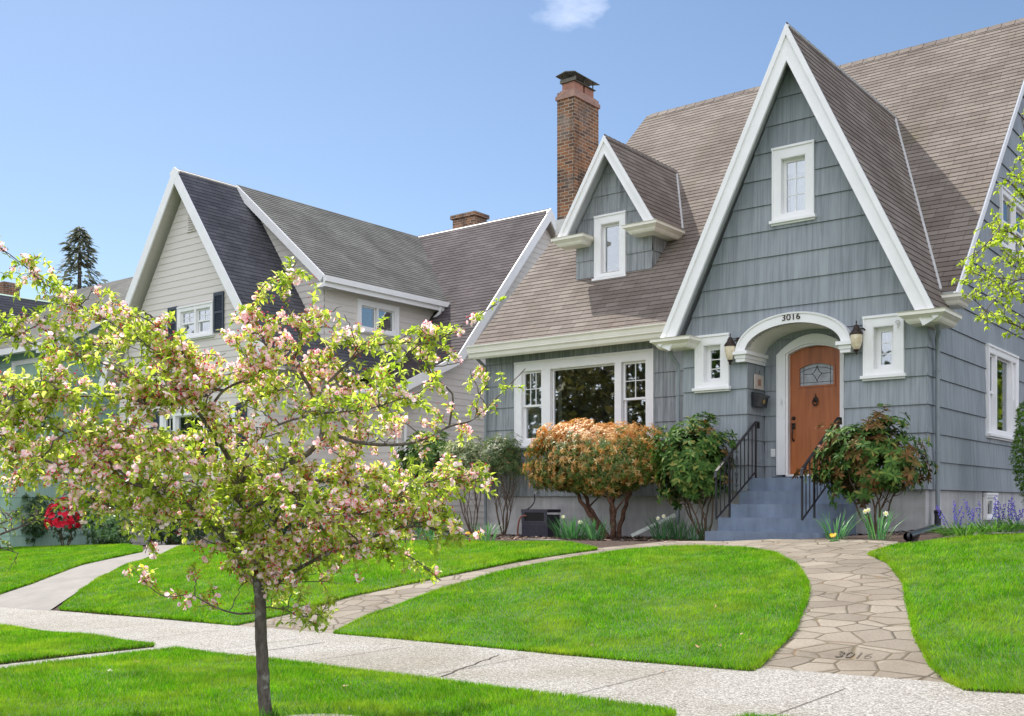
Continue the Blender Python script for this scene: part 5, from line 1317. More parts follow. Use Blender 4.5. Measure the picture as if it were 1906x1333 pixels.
MASK = [(-90, 430), (0, 425), (60, 450), (120, 490), (190, 520), (235, 548), (285, 570), (330, 575), (410, 590), (450, 555), (480, 560), (500, 510), (540, 475), (572, 488), (600, 540), (650, 540), (668, 565), (640, 600), (690, 600), (715, 570), (745, 600), (800, 600), (850, 600), (900, 555), (938, 552), (935, 590), (900, 640), (890, 690),
        (975, 672), (990, 690), (950, 745), (880, 800), (900, 840), (925, 890), (920, 965), (880, 1005), (850, 1060), (820, 1110), (750, 1080), (690, 1045), (640, 1100), (600, 1180), (510, 1175), (500, 1110), (478, 1110), (470, 1150), (400, 1140), (290, 1122), (235, 1060), (262, 1035), (255, 1000), (200, 985), (120, 968), (0, 970), (-90, 940)]
tb = MB(); nodes = grow(T0, 7.0, MASK, tb, 8.5, (.15, .5), 19, (.07, .2), .028, 3, .3, upbias=.22, dens=1.)
tb.build('trunk', M['bark'], root, smooth=True)
def leafset(nodes, k, L0, L1, wr, down=.25, axisw=.5):
    P, D, N = [], [], []
    for p, d, tip in nodes:
        for _ in range(k if not tip else k+2):
            v = rv()+d*axisw; v[2] -= down*rng.random(); P.append(p+rv()*.006); D.append(v); N.append(rv()*.6+np.array([0, 0, 1.]))
    Ls = rng.uniform(L0, L1, len(P)); return P, D, N, Ls, Ls*rng.uniform(wr*.85, wr*1.15, len(P))
m_app = leafm('apple_leaf', [(0, (.17, .27, .025)), (.35, (.34, .45, .06)), (.75, (.50, .58, .11)), (1, (.66, .64, .26))], .55, .42, .35)
P, D, N, Ls, Ws = leafset(nodes, 3, .028, .056, .48)
leaves('foliage', P, D, N, Ls, Ws, m_app, root, OVAL, .25, .35)
print('apple leaves', len(P), 'nodes', len(nodes))
# blossom in clusters
PP, PD, PN, BP, BD = [], [], [], [], []
cl = [i for i in range(len(nodes)) if True]
fld = lambda p: math.sin(p[0]*4.1+p[2]*3.3)+math.sin(p[1]*3.7-p[2]*4.9+1.3)+math.sin(p[0]*7.7+p[1]*2.2)*.6
for p, d, tip in nodes:
    f_ = fld(p)
    if random.random() > (.47 if f_ > .2 else .15): continue
    nfl = random.randint(2, 6) if random.random() < .75 else 0
    for _ in range(nfl):
        c_ = p+rv()*.028; ax = unit(rv()+np.array([0, 0, .1])+d*.3); a = unit(np.cross(ax, [.2, .3, .9])); b_2 = np.cross(ax, a); t0 = random.random()*6
        for k in range(5):
            t = t0+k*1.2566; r_ = a*math.cos(t)+b_2*math.sin(t); PP.append(c_); PD.append(r_+ax*.35); PN.append(ax)
    for _ in range(random.randint(2, 6)):
        c_ = p+rv()*.034; BP.append(c_); BD.append(rv()+np.array([0, 0, -.2]))
m_pet = leafm('apple_petal', [(0, (.90, .60, .68)), (.25, (.94, .82, .86)), (1, (.96, .95, .95))], .5, .6, .15, tint=(.82, .70, .73))
m_bud = leafm('apple_bud', [(0, (.50, .015, .04)), (.6, (.75, .05, .12)), (1, (.85, .22, .32))], .3, .45, .3, tint=(1, .4, .4))
leaves('blossom', PP, PD, PN, .018, .018, m_pet, root, ROUND, -.1, .3)
buds('buds', BP, BD, .014, .0056, m_bud, root)
print('petals', len(PP), 'buds', len(BP))
# branch of another crab apple reaching in at the left
root = empty('blossom_tree', atD(-260, 1270, 6.2), 'crab apple spray with pale yellow green leaves low at the left edge', 'tree')
tb = MB(); T1 = [([(-260, 1290, 0), (-255, 1150, 0), (-250, 1060, 0)], .045, .03, 0), ([(-250, 1070, 0), (-180, 1030, .1), (-90, 1010, .1), (-20, 1000, .1), (40, 980, .1), (75, 965, .1)], .014, .003, 1.0), ([(-150, 1020, .1), (-60, 985, .2), (0, 975, .2), (30, 960, .2)], .008, .003, 1.2),
                 ([(-60, 1010, .1), (0, 1020, .1), (35, 1030, .1)], .005, .002, 1.2), ([(-250, 1100, 0), (-300, 950, .1), (-290, 850, 0)], .02, .005, .8), ([(-250, 1060, 0), (-200, 940, 0), (-140, 900, 0)], .015, .004, .8)]
nd = grow(T1, 6.2, None, tb, 3, (.1, .25), 12, (.05, .13), .025, 3, .3, upbias=.2)
nd = [n for n in nd if not (project(n[0])[0] > 92)]
tb.build('trunk', M['bark'], root, smooth=True)
P, D, N, Ls, Ws = leafset(nd, 2, .018, .034, .5); leaves('foliage', P, D, N, Ls, Ws, leafm('apple_leaf_young', [(0, (.12, .2, .03)), (.5, (.25, .36, .06)), (1, (.40, .46, .13))], .45, .5), root, OVAL, .2, .3)
BP = [n[0]+rv()*.02 for n in nd if random.random() < .15]; buds('buds', BP, [rv() for _ in BP], .011, .004, m_bud, root)
# ring of bare soil and concrete at the foot of the front tree
cpt = onG(588, 1366); rb = MB(); pts = [(cpt.x+.42*math.cos(a), cpt.y+.36*math.sin(a)) for a in np.arange(0, 6.283, .25)]
rb.face([V3((x, y, ground(x, y)+.055)) for x, y in pts]); tag(rb.build('tree_ring', M['walkc']), kind='structure')
def tuft(name, label, cat, base, n, L_, W_, mat, spread=.1, lean=.4, group=None, stiff=.35):
    root = empty(name, base, label, cat, group)
    P, D, N = [], [], []
    for _ in range(n):
        a = random.uniform(0, 6.28); r_ = spread*math.sqrt(random.random()); o = np.array([math.cos(a)*r_*1.3, math.sin(a)*r_*.8, 0]); P.append(np.array(base)+o)
        D.append(np.array([math.cos(a)*lean*random.uniform(.2, 1), math.sin(a)*lean*random.uniform(.2, 1), 1])); N.append(np.array([-math.cos(a), -math.sin(a), .3]))
    leaves('leaves', P, D, N, rng.uniform(L_*.6, L_*1.1, n), W_, mat, root, [(0, 1), (.3, 1), (.6, .95), (.85, .7), (1, .1)], rng.uniform(.0, stiff, n), .25)
    return root
# ring of longer grass round the tree ring
P = [];
for a in np.arange(0, 6.283, .012): P.append((cpt.x+.43*math.cos(a)+random.gauss(0, .015), cpt.y+.37*math.sin(a)+random.gauss(0, .015), ground(cpt.x, cpt.y)+.03))
P = np.array(P); o = leaves('grass', P, np.stack([rng.normal(0, .5, len(P)), rng.normal(0, .5, len(P)), np.ones(len(P))], 1), rv(len(P)), rng.uniform(.05, .10, len(P)), .005, leafm('long_grass', [(0, (.03, .10, .01)), (1, (.10, .26, .03))], .35), None, STRAP, .4); tag(o, 'longer grass tufts round the foot of the blossom tree', 'grass', kind='stuff')

# ---- shrubs
def shrub(name, label, base, c, r, nw, k, L_, W_, mat, stems=6, sr=.018, droop=.35, secs=LANCE, shell=.55, lump=.18, axisup=.5, mat2=None, m2=.0, barkm='twig', cat='shrub', group=None, bottom=-.55, part='foliage', stemtop=.5, cone=.5, boxy=1., topmat=None):
    root = empty(name, base, label, cat, group); c = np.array(c); r = np.array(r); base = V3(base)
    ph = [random.uniform(0, 6) for _ in range(6)]
    ctr, axs = [], []
    while len(ctr) < nw:
        d = rv()
        if d[2] < bottom: continue
        s = 1+lump*(math.sin(d[0]*4+ph[0])*math.sin(d[2]*5+ph[1])+.6*math.sin(d[0]*9+d[1]*7+ph[2])*math.sin(d[2]*8+ph[3]))
        rad = (shell+(1-shell)*random.random()**.5)*s
        dd_ = np.array([d[0], d[1], math.copysign(abs(d[2])**boxy, d[2])]); dd_[:2] *= (1 if boxy == 1 else 1.08)
        ctr.append(c+dd_*r*rad); axs.append(unit(d*np.array([1, 1, .7])+np.array([0, 0, axisup])))
    sets = {0: [[], [], [], []], 1: [[], [], [], []], 2: [[], [], [], []]}
    for p, a in zip(ctr, axs):
        u = unit(np.cross(a, [.31, .22, .9])); v = np.cross(a, u); t0 = random.random()*6; m_ = 1 if random.random() < m2 else 0
        if topmat and (a[2] > topmat[1]+random.uniform(-.25, .25)): m_ = 2
        for j in range(k):
            t = t0+j*6.283/k+random.uniform(-.25, .25); rr = u*math.cos(t)+v*math.sin(t)
            s = sets[m_]; s[0].append(p); s[1].append(rr+a*random.uniform(cone-.35, cone+.45)); s[2].append(a+rv()*.2); s[3].append(random.uniform(.7, 1.1))
    for key, mm in ((0, mat), (1, mat2), (2, topmat[0] if topmat else None)):
        s = sets[key]
        if s[0]: leaves(part if key == 0 else 'young_leaves' if key == 2 else 'old_leaves', s[0], s[1], s[2], np.array(s[3])*L_, np.array(s[3])*W_, mm, root, secs, droop)
    if stems:
        sm = MB()
        for i in range(stems):
            a = 6.283*i/stems+random.uniform(-.4, .4); e = V3(tuple(c))+V3((math.cos(a)*r[0]*.62, math.sin(a)*r[1]*.62, random.uniform(-.1, .3)*r[2]))
            h = e.z-base.z; m1_ = base.lerp(e, .35)+V3((math.cos(a+1)*.06, math.sin(a+1)*.06, -.06*h)); m2_ = base.lerp(e, .7)+V3((math.cos(a-1)*.07, math.sin(a-1)*.07, -.05*h))
            b0 = base+V3((math.cos(a)*sr*1.6, math.sin(a)*sr*1.6, -.05)); w = wiggle(smoothpath([b0, m1_, m2_, e], 5), sr*.5); n = len(w)
            sm.tube(w, [sr*(1-.65*q/(n-1)) for q in range(n)], 8)
            for _ in range(7):
                t_ = random.randint(n//3, n-1); p = w[t_]; tgt = V3(tuple(ctr[random.randrange(len(ctr))]))
                best = min((V3(tuple(ctr[random.randrange(len(ctr))])) for _ in range(12)), key=lambda q: (q-p).length)
                sm.tube(wiggle(smoothpath([p, p.lerp(best, .5)+V3((0, 0, -.02)), best], 3), .01), [sr*.4, sr*.35, sr*.3, sr*.25, sr*.2, sr*.18, sr*.15], 5, caps=False)
        sm.build('stems', M[barkm], root, smooth=True)
    return root
m_rh = leafm('rhododendron_leaf', [(0, (.035, .085, .02)), (.5, (.075, .155, .035)), (.85, (.14, .23, .05)), (1, (.28, .25, .07))], .2, .6, .1)
m_rh2 = leafm('rhododendron_leaf_old', [(0, (.16, .06, .03)), (.5, (.13, .12, .035)), (1, (.26, .11, .05))], .15, .6, .1)
m_dk = leafm('dark_evergreen_leaf', [(0, (.018, .045, .014)), (.6, (.035, .085, .022)), (1, (.07, .14, .035))], .15, .4, .5)
m_pi = leafm('pieris_leaf', [(0, (.05, .11, .02)), (.5, (.11, .18, .03)), (.8, (.24, .22, .05)), (1, (.36, .22, .06))], .25, .4, .45)
m_pt = leafm('pieris_young_leaf', [(0, (.42, .16, .045)), (.3, (.54, .28, .075)), (.7, (.66, .43, .15)), (1, (.76, .60, .34))], .3, .4, .35, tint=(1, .8, .6))
# pieris
Yp = -.15; cP = onY(1108, 852, Yp); bP = onG(1150, 990); bP = onY(1140, 985, Yp)
lx = (onY(1232, 850, Yp).x-onY(985, 850, Yp).x)/2
shrub('pieris_shrub', 'large rounded pieris bush with bronze orange young leaves under the living room window', (bP.x, bP.y, ground(bP.x, bP.y)), cP, (lx*.97, .74, .68), 4800, 8, .072, .021, m_pi, stems=5, sr=.05, droop=.6, shell=.5, lump=.13, axisup=.25, barkm='redbark', boxy=.82, bottom=-.95, cone=.25, topmat=(m_pt, .55), mat2=m_pt, m2=.30)
# rhododendrons
Yr = -.55; c1 = onY(1290, 862, Yr); b1 = onY(1312, 985, Yr)
shrub('rhododendron', 'green rhododendron with bare lower stems left of the iron railing', (b1.x, b1.y, ground(b1.x, b1.y)), c1, (.70, .52, .74), 520, 9, .125, .042, m_rh, stems=7, sr=.017, droop=.3, shell=.45, cone=.35, mat2=m_rh2, m2=.05, bottom=-.8)
Yr = -1.0; c1 = onY(1618, 855, Yr); b1 = onY(1628, 985, Yr)
shrub('rhododendron', 'leggy rhododendron with reddish old leaves right of the steps', (b1.x, b1.y, ground(b1.x, b1.y)), c1, (.80, .52, .66), 560, 9, .115, .038, m_rh, stems=8, sr=.017, droop=.35, lump=.3, shell=.45, cone=.3, mat2=m_rh2, m2=.28, bottom=-.8)
# nandina
m_na = leafm('nandina_leaf', [(0, (.05, .10, .03)), (.6, (.10, .17, .05)), (.9, (.2, .22, .08)), (1, (.35, .16, .08))], .3, .45)
Yn = .45; c1 = onY(936, 855, Yn); b1 = onY(938, 990, Yn)
shrub('nandina', 'upright bamboo like shrub with thin bare canes beside the grey corner downspout', (b1.x, b1.y, ground(b1.x, b1.y)), c1, (.46, .40, .52), 1300, 6, .07, .014, m_na, stems=12, sr=.010, droop=.35, shell=.2, cone=.3, lump=.25)
Yn = .6; c1 = onY(868, 862, Yn); b1 = onY(880, 1000, Yn)
shrub('mottled_shrub', 'pale variegated shrub with twiggy stems against the cream wall', (b1.x, b1.y, ground(b1.x, b1.y)), c1, (.60, .42, .56), 1300, 6, .055, .022, leafm('variegated_leaf', [(0, (.10, .15, .06)), (.6, (.25, .30, .15)), (1, (.5, .5, .33))], .3), stems=10, sr=.010, droop=.2, shell=.3, lump=.25)
Yn = 1.6; c1 = onY(800, 855, Yn); b1 = onY(800, 990, Yn)
shrub('laurel_shrub', 'dark glossy shrub by the cream house corner behind the blossom tree', (b1.x, b1.y, ground(b1.x, b1.y)), c1, (.85, .6, .65), 330, 8, .12, .045, m_rh, stems=6, sr=.02, droop=.3)
for (px, pt, rx, lab, Y_) in ((740, 895, .95, 'dark evergreen bush low behind the right side of the blossom tree', .7), (610, 890, 1.1, 'dark evergreen bush seen through the middle of the blossom tree', -.3), (500, 905, 1.1, 'dark evergreen bush just left of centre under the cream house window', -.6)):
    c1 = onY(px, pt+45, Y_); b1 = onY(px, 1000, Y_); gz = ground(b1.x, b1.y); h = onY(px, pt, Y_).z-gz
    shrub('evergreen_bush', lab, (b1.x, b1.y, gz), (b1.x, b1.y, gz+h*.52), (rx, .7, h*.5), 520, 7, .085, .032, m_dk, stems=5, sr=.02, droop=.3, bottom=-1, group='dark bushes in front of the cream house')
# left group
def atg(px, py, Y): p = onY(px, py, Y); return V3((p.x, p.y, ground(p.x, p.y)))
b1 = atg(205, 1000, -.75); shrub('rhododendron', 'green leafy bush at the bed edge right of the red flowering bush', b1, b1+V3((0, 0, .62)), (.95, .6, .62), 330, 8, .12, .04, leafm('mid_green_leaf', [(0, (.05, .12, .04)), (.7, (.11, .22, .07)), (1, (.2, .3, .1))], .2, .35, .5), stems=5, bottom=-1)
b1 = atg(330, 1000, -.6); shrub('laurel_shrub', 'dark brownish green bush below the low left blossom branch', b1, b1+V3((0, 0, .6)), (1.2, .6, .6), 420, 8, .11, .035, m_dk, stems=5, bottom=-1)
b1 = atg(20, 990, -.55); b1.x -= .6; shrub('dark_hedge', 'tall dark hedge at the far left behind the red bush', b1, b1+V3((-.4, 0, .9)), (3.0, .5, 1.05), 1500, 7, .11, .045, m_dk, stems=0, bottom=-1, cat='hedge')
b1 = atg(122, 1002, -1.15); rt = shrub('azalea', 'azalea bush covered in bright red flowers at far left', b1, b1+V3((0, 0, .72)), (.50, .45, .55), 150, 7, .07, .03, m_dk, stems=4, bottom=-1)
P, D, N = [], [], []
for _ in range(190):
    d = rv(); d[2] = abs(d[2])-.4; p = np.array(b1)+np.array([0, 0, .75])+unit(d)*np.array([.52, .48, .56]); ax = unit(unit(d)+rv()*.3); u = unit(np.cross(ax, [.2, .3, .9])); v = np.cross(ax, u)
    for j in range(6): t = j*1.047; P.append(p); D.append(u*math.cos(t)+v*math.sin(t)+ax*.4); N.append(ax)
leaves('flowers', P, D, N, .06, .055, leafm('red_petal', [(0, (.6, .01, .04)), (1, (.85, .03, .09))], .3, .5, .3, tint=(1, .3, .3)), rt, ROUND, .1, .2)
# columnar hedge at the right edge
bA = onY(1932, 960, 1.9); bA = V3((bA.x, bA.y, ground(bA.x, bA.y)))
shrub('arborvitae', 'narrow bright green conifer bush at the right edge by the side window', bA, bA+V3((0, 0, 1.25)), (.36, .36, .95), 2400, 6, .05, .013, leafm('arborvitae_spray', [(0, (.06, .15, .015)), (.6, (.13, .28, .03)), (1, (.25, .38, .05))], .3), stems=2, droop=.1, shell=.7, lump=.12, axisup=1.2, bottom=-1, cone=.7)
# ---- spring maple at the right
root = empty('street_tree', atD(2030, 960, 12.6), 'airy tree with fresh yellow green spring leaves at the right edge', 'tree')
b0 = atD(2030, 985, 12.6); tb = MB()
T2 = [([(2030, 1010, 0), (2025, 880, 0), (2015, 740, 0), (2005, 600, 0), (2000, 450, 0), (2010, 300, 0)], .07, .02, .6), ([(2010, 720, 0), (1960, 620, 0), (1905, 560, .1), (1855, 525, .2), (1800, 505, .2)], .025, .004, .9),
      ([(2005, 650, 0), (1960, 540, -.1), (1915, 470, -.2), (1870, 430, -.2), (1810, 480, -.2)], .02, .004, 1), ([(2003, 560, 0), (1960, 450, .1), (1915, 380, .1), (1880, 340, .1), (1860, 330, .1)], .02, .004, .9),
      ([(2003, 470, 0), (1960, 350, -.1), (1920, 280, -.1), (1900, 215, -.1)], .015, .004, .8), ([(2010, 740, 0), (1960, 660, .3), (1900, 610, .5), (1850, 590, .6), (1800, 545, .6)], .018, .003, .6), ([(1960, 540, -.1), (1900, 520, -.4), (1850, 560, -.6), (1820, 600, -.6)], .01, .003, .7),
      ([(2000, 500, 0), (2080, 400, .2), (2150, 330, .2)], .02, .004, .8), ([(2010, 640, 0), (2100, 560, -.2), (2180, 520, -.3)], .02, .004, .8)]
MASK2 = [(1895, 190), (1930, 180), (2300, 200), (2300, 700), (1990, 740), (1960, 690), (1906, 655), (1880, 640), (1830, 605), (1790, 560), (1765, 520), (1765, 480), (1800, 440), (1815, 400), (1830, 370), (1845, 325), (1875, 335), (1890, 290)]
nd = grow(T2, 12.6, MASK2, tb, 4, (.3, .7), 11, (.12, .32), .045, 3, 0, upbias=.1, twr=.004)
tb.build('trunk', M['twig'], root, smooth=True)
P, D, N, Ls, Ws = leafset(nd, 3, .035, .062, .62, down=.5); leaves('foliage', P, D, N, Ls, Ws, leafm('maple_spring_leaf', [(0, (.20, .30, .03)), (.5, (.35, .46, .05)), (1, (.50, .55, .10))], .5, .5), root, OVAL, .25, .3); print('maple', len(P))
# ---- distant conifer
def conifer(px, py_top, D_, label, hw, mat):
    base = atD(px, 990, D_); base.z = ground(base.x, base.y)-.3; top = atD(px, py_top, D_).z; H = top-base.z
    root = empty('conifer', base, label, 'tree'); t_ = MB(); t_.tube([base, base+V3((0, 0, H))], [.35, .04], 8); t_.build('trunk', M['bark'], root)
    P, D, N = [], [], []
    for _ in range(2600):
        f_ = random.random()**.9; z = H*(.15+.85*f_); rad = hw*(1-f_)**.75*random.uniform(.2, 1)*(1+.35*math.sin(f_*55+random.random()))+.04; a = random.uniform(0, 6.28)
        P.append(np.array(base)+np.array([math.cos(a)*rad, math.sin(a)*rad, z-rad*.12])); D.append(np.array([math.cos(a), math.sin(a), random.uniform(-.5, .3)])); N.append(np.array([0, 0, 1.])+rv()*.4)
    leaves('foliage', P, D, N, rng.uniform(.25, .55, len(P)), .14, mat, root, LANCE, .3, .3)
m_con = leafm('conifer_needles', [(0, (.12, .14, .11)), (1, (.24, .25, .18))], .2, .7, .2)  # greyed and lightened, distance haze mixed into the needle colour
conifer(148, 424, 52, 'distant dark conifer rising behind the green house', 3.0, m_con)
# ---- across the street: trees and a house that the windows mirror
def bigtree(x, y, h, r_, label, mat, n=2600, trunkr=.25, name='broadleaf_tree'):
    b = V3((x, y, ground(x, y)-.1)); root = empty(name, b, label, 'tree', None); t_ = MB(); t_.tube([b, b+V3((.2, 0, h*.35)), b+V3((0, .1, h*.8))], [trunkr, trunkr*.7, trunkr*.2], 9)
    for k in range(6):
        a = k*1.05; t_.tube([b+V3((0, 0, h*(.25+.06*k))), b+V3((math.cos(a)*r_*.4, math.sin(a)*r_*.4, h*(.42+.06*k))), b+V3((math.cos(a)*r_*.75, math.sin(a)*r_*.75, h*(.5+.07*k)))], [trunkr*.45, trunkr*.25, trunkr*.08], 6)
    t_.build('trunk', M['bark'], root, smooth=True)
    d = rv(n); d[:, 2] = d[:, 2]*.9; s = (rng.random(n)**.4)*(1+.25*np.sin(d[:, 0]*6)*np.sin(d[:, 2]*7+1)+.15*np.sin(d[:, 1]*11))
    P = np.array(b)+np.array([0, 0, h*.6])+d*s[:, None]*np.array([r_, r_, h*.42]); leaves('crown', P, rv(n), rv(n)+np.array([0, 0, 1.]), rng.uniform(.35, .6, n), .32, mat, root, OVAL, .3, .3)
m_big = leafm('street_tree_leaf', [(0, (.02, .045, .015)), (1, (.07, .11, .03))], .2, .5, .3)
m_olive = leafm('olive_tree_leaf', [(0, (.09, .09, .03)), (1, (.17, .15, .05))], .2, .5, .3)
m_pinkt = leafm('cherry_blossom', [(0, (.4, .12, .18)), (1, (.65, .3, .36))], .3)
for args in ((-37, -34, 17, 7.5, 'huge dark tree across the street, widest of the row', m_big, 4200), (-27, -31, 14, 5, 'olive toned tree across the street beside the brown roofed house', m_olive, 3000), (-47, -30, 14, 6.5, 'dark tree across the street at the far end of the row', m_big, 3200),
             (-18, -33, 15, 6, 'dark tree across the street nearest the tan house', m_big, 3200), (-21.5, -26, 5.2, 2.2, 'small pink cherry in bloom across the street', m_pinkt, 1400), (-64, -31, 15, 7, 'dark tree far down the street beyond the row', m_big, 3200), (-80, -38, 17, 8, 'dark tree at the farthest visible end of the street', m_big, 3200), (8, -34, 13, 5, 'round dark tree across the street opposite the arched door', m_big, 2400), (6.5, 22, 9, 4, 'yellow green tree behind the grey house on the right', leafm('lime_leaf', [(0, (.10, .16, .02)), (1, (.25, .32, .04))], .4), 2600), (11, 31, 11, 5, 'taller yellow green tree farther back behind the right side garden', leafm('lime_leaf_dark', [(0, (.08, .14, .02)), (1, (.2, .28, .04))], .4), 2600)):
    bigtree(*args)
th_ = empty('tan_house', (-33, -26, -1.2), 'small house with a brown hipped roof across the street', 'house'); w = MB(); w.wbox(-37, -29, -30, -24, -1.6, 2.2); w.build('wall', M['lap'], th_)
r = MB(); E0 = 2.2; zz = 5.4
roofslope(r, [(-29, -23.6, E0), (-37.4, -23.6, E0), (-35, -27, zz), (-31, -27, zz)], (-1, 0, 0), e=.25); roofslope(r, [(-37.4, -30.4, E0), (-28.6, -30.4, E0), (-31, -27, zz), (-35, -27, zz)], (1, 0, 0), e=.25)
roofslope(r, [(-28.6, -30.4, E0), (-28.6, -23.6, E0), (-31, -27, zz)], (0, 1, 0), e=.25); roofslope(r, [(-37.4, -23.6, E0), (-37.4, -30.4, E0), (-35, -27, zz)], (0, -1, 0), e=.25)
r.build('roof', [M['roof'], M['soffit']], th_)
# ---------------------------------------------------------------- bulbs and flowers
m_daf = leafm('daffodil_leaf', [(0, (.04, .14, .05)), (.7, (.09, .25, .09)), (1, (.16, .34, .10))], .35, .4, .45)
m_dp = leafm('daffodil_petal', [(0, (.8, .78, .55)), (1, (.9, .9, .8))], .3); m_yel = leafm('yellow_petal', [(0, (.8, .45, .01)), (1, (.9, .62, .02))], .3, tint=(1, .9, .3))
def flower(P, D, N, c_, ax, k=6):
    ax = unit(ax); u = unit(np.cross(ax, [.2, .3, .9])); v = np.cross(ax, u)
    for j in range(k): t = j*6.283/k; P.append(c_); D.append(u*math.cos(t)+v*math.sin(t)+ax*.15); N.append(ax)
m_ty = leafm('pale_yellow', [(0, (.8, .7, .25)), (1, (.85, .8, .45))], .2)
def daff(px, py, Y, n, spread, lab, fl=3, L_=.42, cat='flowers'):
    b = onG(px, py); b = V3((b.x, b.y, ground(b.x, b.y)))
    rt = tuft('daffodils', lab, cat, b, n, L_, .013, m_daf, spread, .5, 'daffodil clumps in the beds', stiff=.55)
    for _ in range(fl):
        P, D, N = [], [], []; st = MB(); cc = MB()
        a = random.uniform(0, 6.28); e = b+V3((math.cos(a)*spread*1.2, math.sin(a)*spread*.6-.04, L_*random.uniform(.6, .95))); st.tube([b+V3((math.cos(a)*spread*.5, 0, 0)), e+V3((0, .01, 0))], .0035, 5)
        ax = unit(np.array([.4*math.cos(a)+.2, -1, .15])); flower(P, D, N, np.array(e), ax); cc.lathe(e, [(.006, 0), (.011, .01), (.014, .02)], 8, ax=V3(tuple(ax)))
        st.build('stalk', m_daf, rt); fo = leaves('flower', P, D, N, .038, .028, m_dp, rt, OVAL, .1, .2); cc.build('trumpet', m_ty, fo)
daff(1062, 1003, 0, 90, .22, 'pale daffodils in a thick clump beside the hose box', 3); daff(1105, 1004, 0, 70, .16, 'daffodil leaves in front of the pieris trunk', 0, .38)
daff(1232, 1004, 0, 50, .14, 'daffodils with a white bloom beside the downspout extension', 2); daff(1262, 1004, 0, 50, .12, 'daffodil leaves between the downspout extension and the steps', 0); daff(1292, 1005, 0, 45, .12, 'daffodil leaves nearest the bottom step on its left', 0, .36)
daff(1556, 1004, 0, 45, .12, 'daffodil leaves right beside the bottom step with orange bloom at their foot', 0, .42); daff(1634, 1004, 0, 34, .13, 'daffodils with two cream blooms under the leggy rhododendron', 3, .44)
daff(905, 1008, 0, 40, .15, 'daffodil leaves by the canes of the upright shrub', 0, .38); daff(800, 1004, 0, 60, .3, 'daffodils seen under the right hand blossom branches', 3, .42)
for (px, py, lab) in ((870, 1002, 'small yellow flower at the lawn edge, left of its pair'), (889, 1000, 'small yellow flower at the lawn edge, right of its pair'), (1551, 1009, 'orange yellow flower beside the bottom step')):
    b = onG(px, py); P, D, N = [], [], []; rt = empty('primrose', b, lab, 'flower', 'small yellow flowers')
    for _ in range(4): flower(P, D, N, np.array(b)+np.array([random.uniform(-.03, .03), random.uniform(-.02, .02), .09+random.uniform(-.01, .02)]), np.array([random.uniform(-.4, .4), -.7, .6]), 7)
    leaves('petals', P, D, N, .03, .02, m_yel, rt, OVAL, .1, .2); P = [np.array(b)]*9; leaves('leaves', P, [np.array([math.cos(a), math.sin(a), .7]) for a in np.arange(0, 6.28, .7)], [np.array([0, 0, 1.])]*9, .09, .03, m_daf, rt, LANCE, .3)
m_bell = leafm('bluebell_flower', [(0, (.12, .07, .45)), (1, (.25, .17, .65))], .3, tint=(.7, .7, 1))
for (px, py, sp_r, nst, lab) in ((1795, 998, .22, 9, 'bluebells in a clump left of the low basement window'), (1850, 990, .3, 6, 'bluebells below the low basement window'), (1896, 986, .28, 11, 'bluebells at the right edge under the bright green conifer')):
    b = onG(px, py); rt = tuft('bluebells', lab, 'flowers', b, 190, .22, .012, leafm('bluebell_leaf', [(0, (.05, .14, .02)), (1, (.14, .30, .05))], .35), sp_r, 1.3, 'bluebell clumps along the side wall', stiff=.9)
    for _ in range(nst):
        P, D = [], []; st = MB()
        a = random.uniform(0, 6.28); q0 = b+V3((math.cos(a)*sp_r*.8, math.sin(a)*sp_r*.6, 0)); q1 = q0+V3((random.uniform(-.13, .13), random.uniform(-.08, .08), random.uniform(.22, .36))); st.tube([q0, q1], .003, 4)
        for k in range(22):
            t_ = .55+.45*k/13; P.append(np.array(q0.lerp(q1, t_))+rv()*.012); D.append(rv()*.6+np.array([0, 0, -.8]))
        st.build('stalk', m_daf, rt); buds('bells', P, D, .024, .008, m_bell, rt)
# low ground cover behind the bluebells
b = onG(1880, 984)
# fallen leaves
m_fl = leafm('fallen_leaf', [(0, (.25, .12, .06)), (.5, (.45, .27, .14)), (1, (.6, .45, .3))], .2, .7)
for (px, py) in ((1170, 1050), (1283, 1071), (1388, 1077), (1332, 1130), (1379, 1181), (1300, 1207), (1342, 1203), (1394, 1191), (1103, 1202), (975, 1153), (1236, 1238)):
    p = onG(px, py, LO+.04); s = .055 if px == 1300 else random.uniform(.025, .045)
    if px == 1236: p.z -= .06
    o = leaves('fallen_leaf', [np.array(p), np.array(p)+rv()*.008], [rv()*np.array([1, 1, .2]), rv()*np.array([1, 1, .3])], [np.array([0, 0, 1.])]*2, [s, s*.7], [s*.55, s*.4], m_fl, None, OVAL, -.35, .5)
    tag(o, 'dry brown leaf lying on the mown oval lawn' if px != 1236 else 'dry brown leaf lying on the pavement edge', 'leaf', 'fallen leaves on the oval lawn' if px != 1236 else None)
for (px, py) in ((205, 1247), (252, 1232), (640, 1279), (1395, 1331 if False else 1246)):
    if px == 1395: continue
    p = onG(px, py, LO+.03); o = leaves('fallen_petal' if px == 205 else 'fallen_leaf', [np.array(p)+rv()*.01 for _ in range(3)], [rv()*np.array([1, 1, .2]) for _ in range(3)], [np.array([0, 0, 1.])]*3, .03, .02, m_pet if px == 205 else m_fl, None, OVAL, -.2, .4)
    tag(o, {205: 'pale fallen petals on the front grass strip left of the tree', 252: 'dark crumpled leaf on the front grass strip left of the tree', 640: 'crumpled leaf on the front grass strip right of the trunk'}[px], 'leaf' if px != 205 else 'petals')
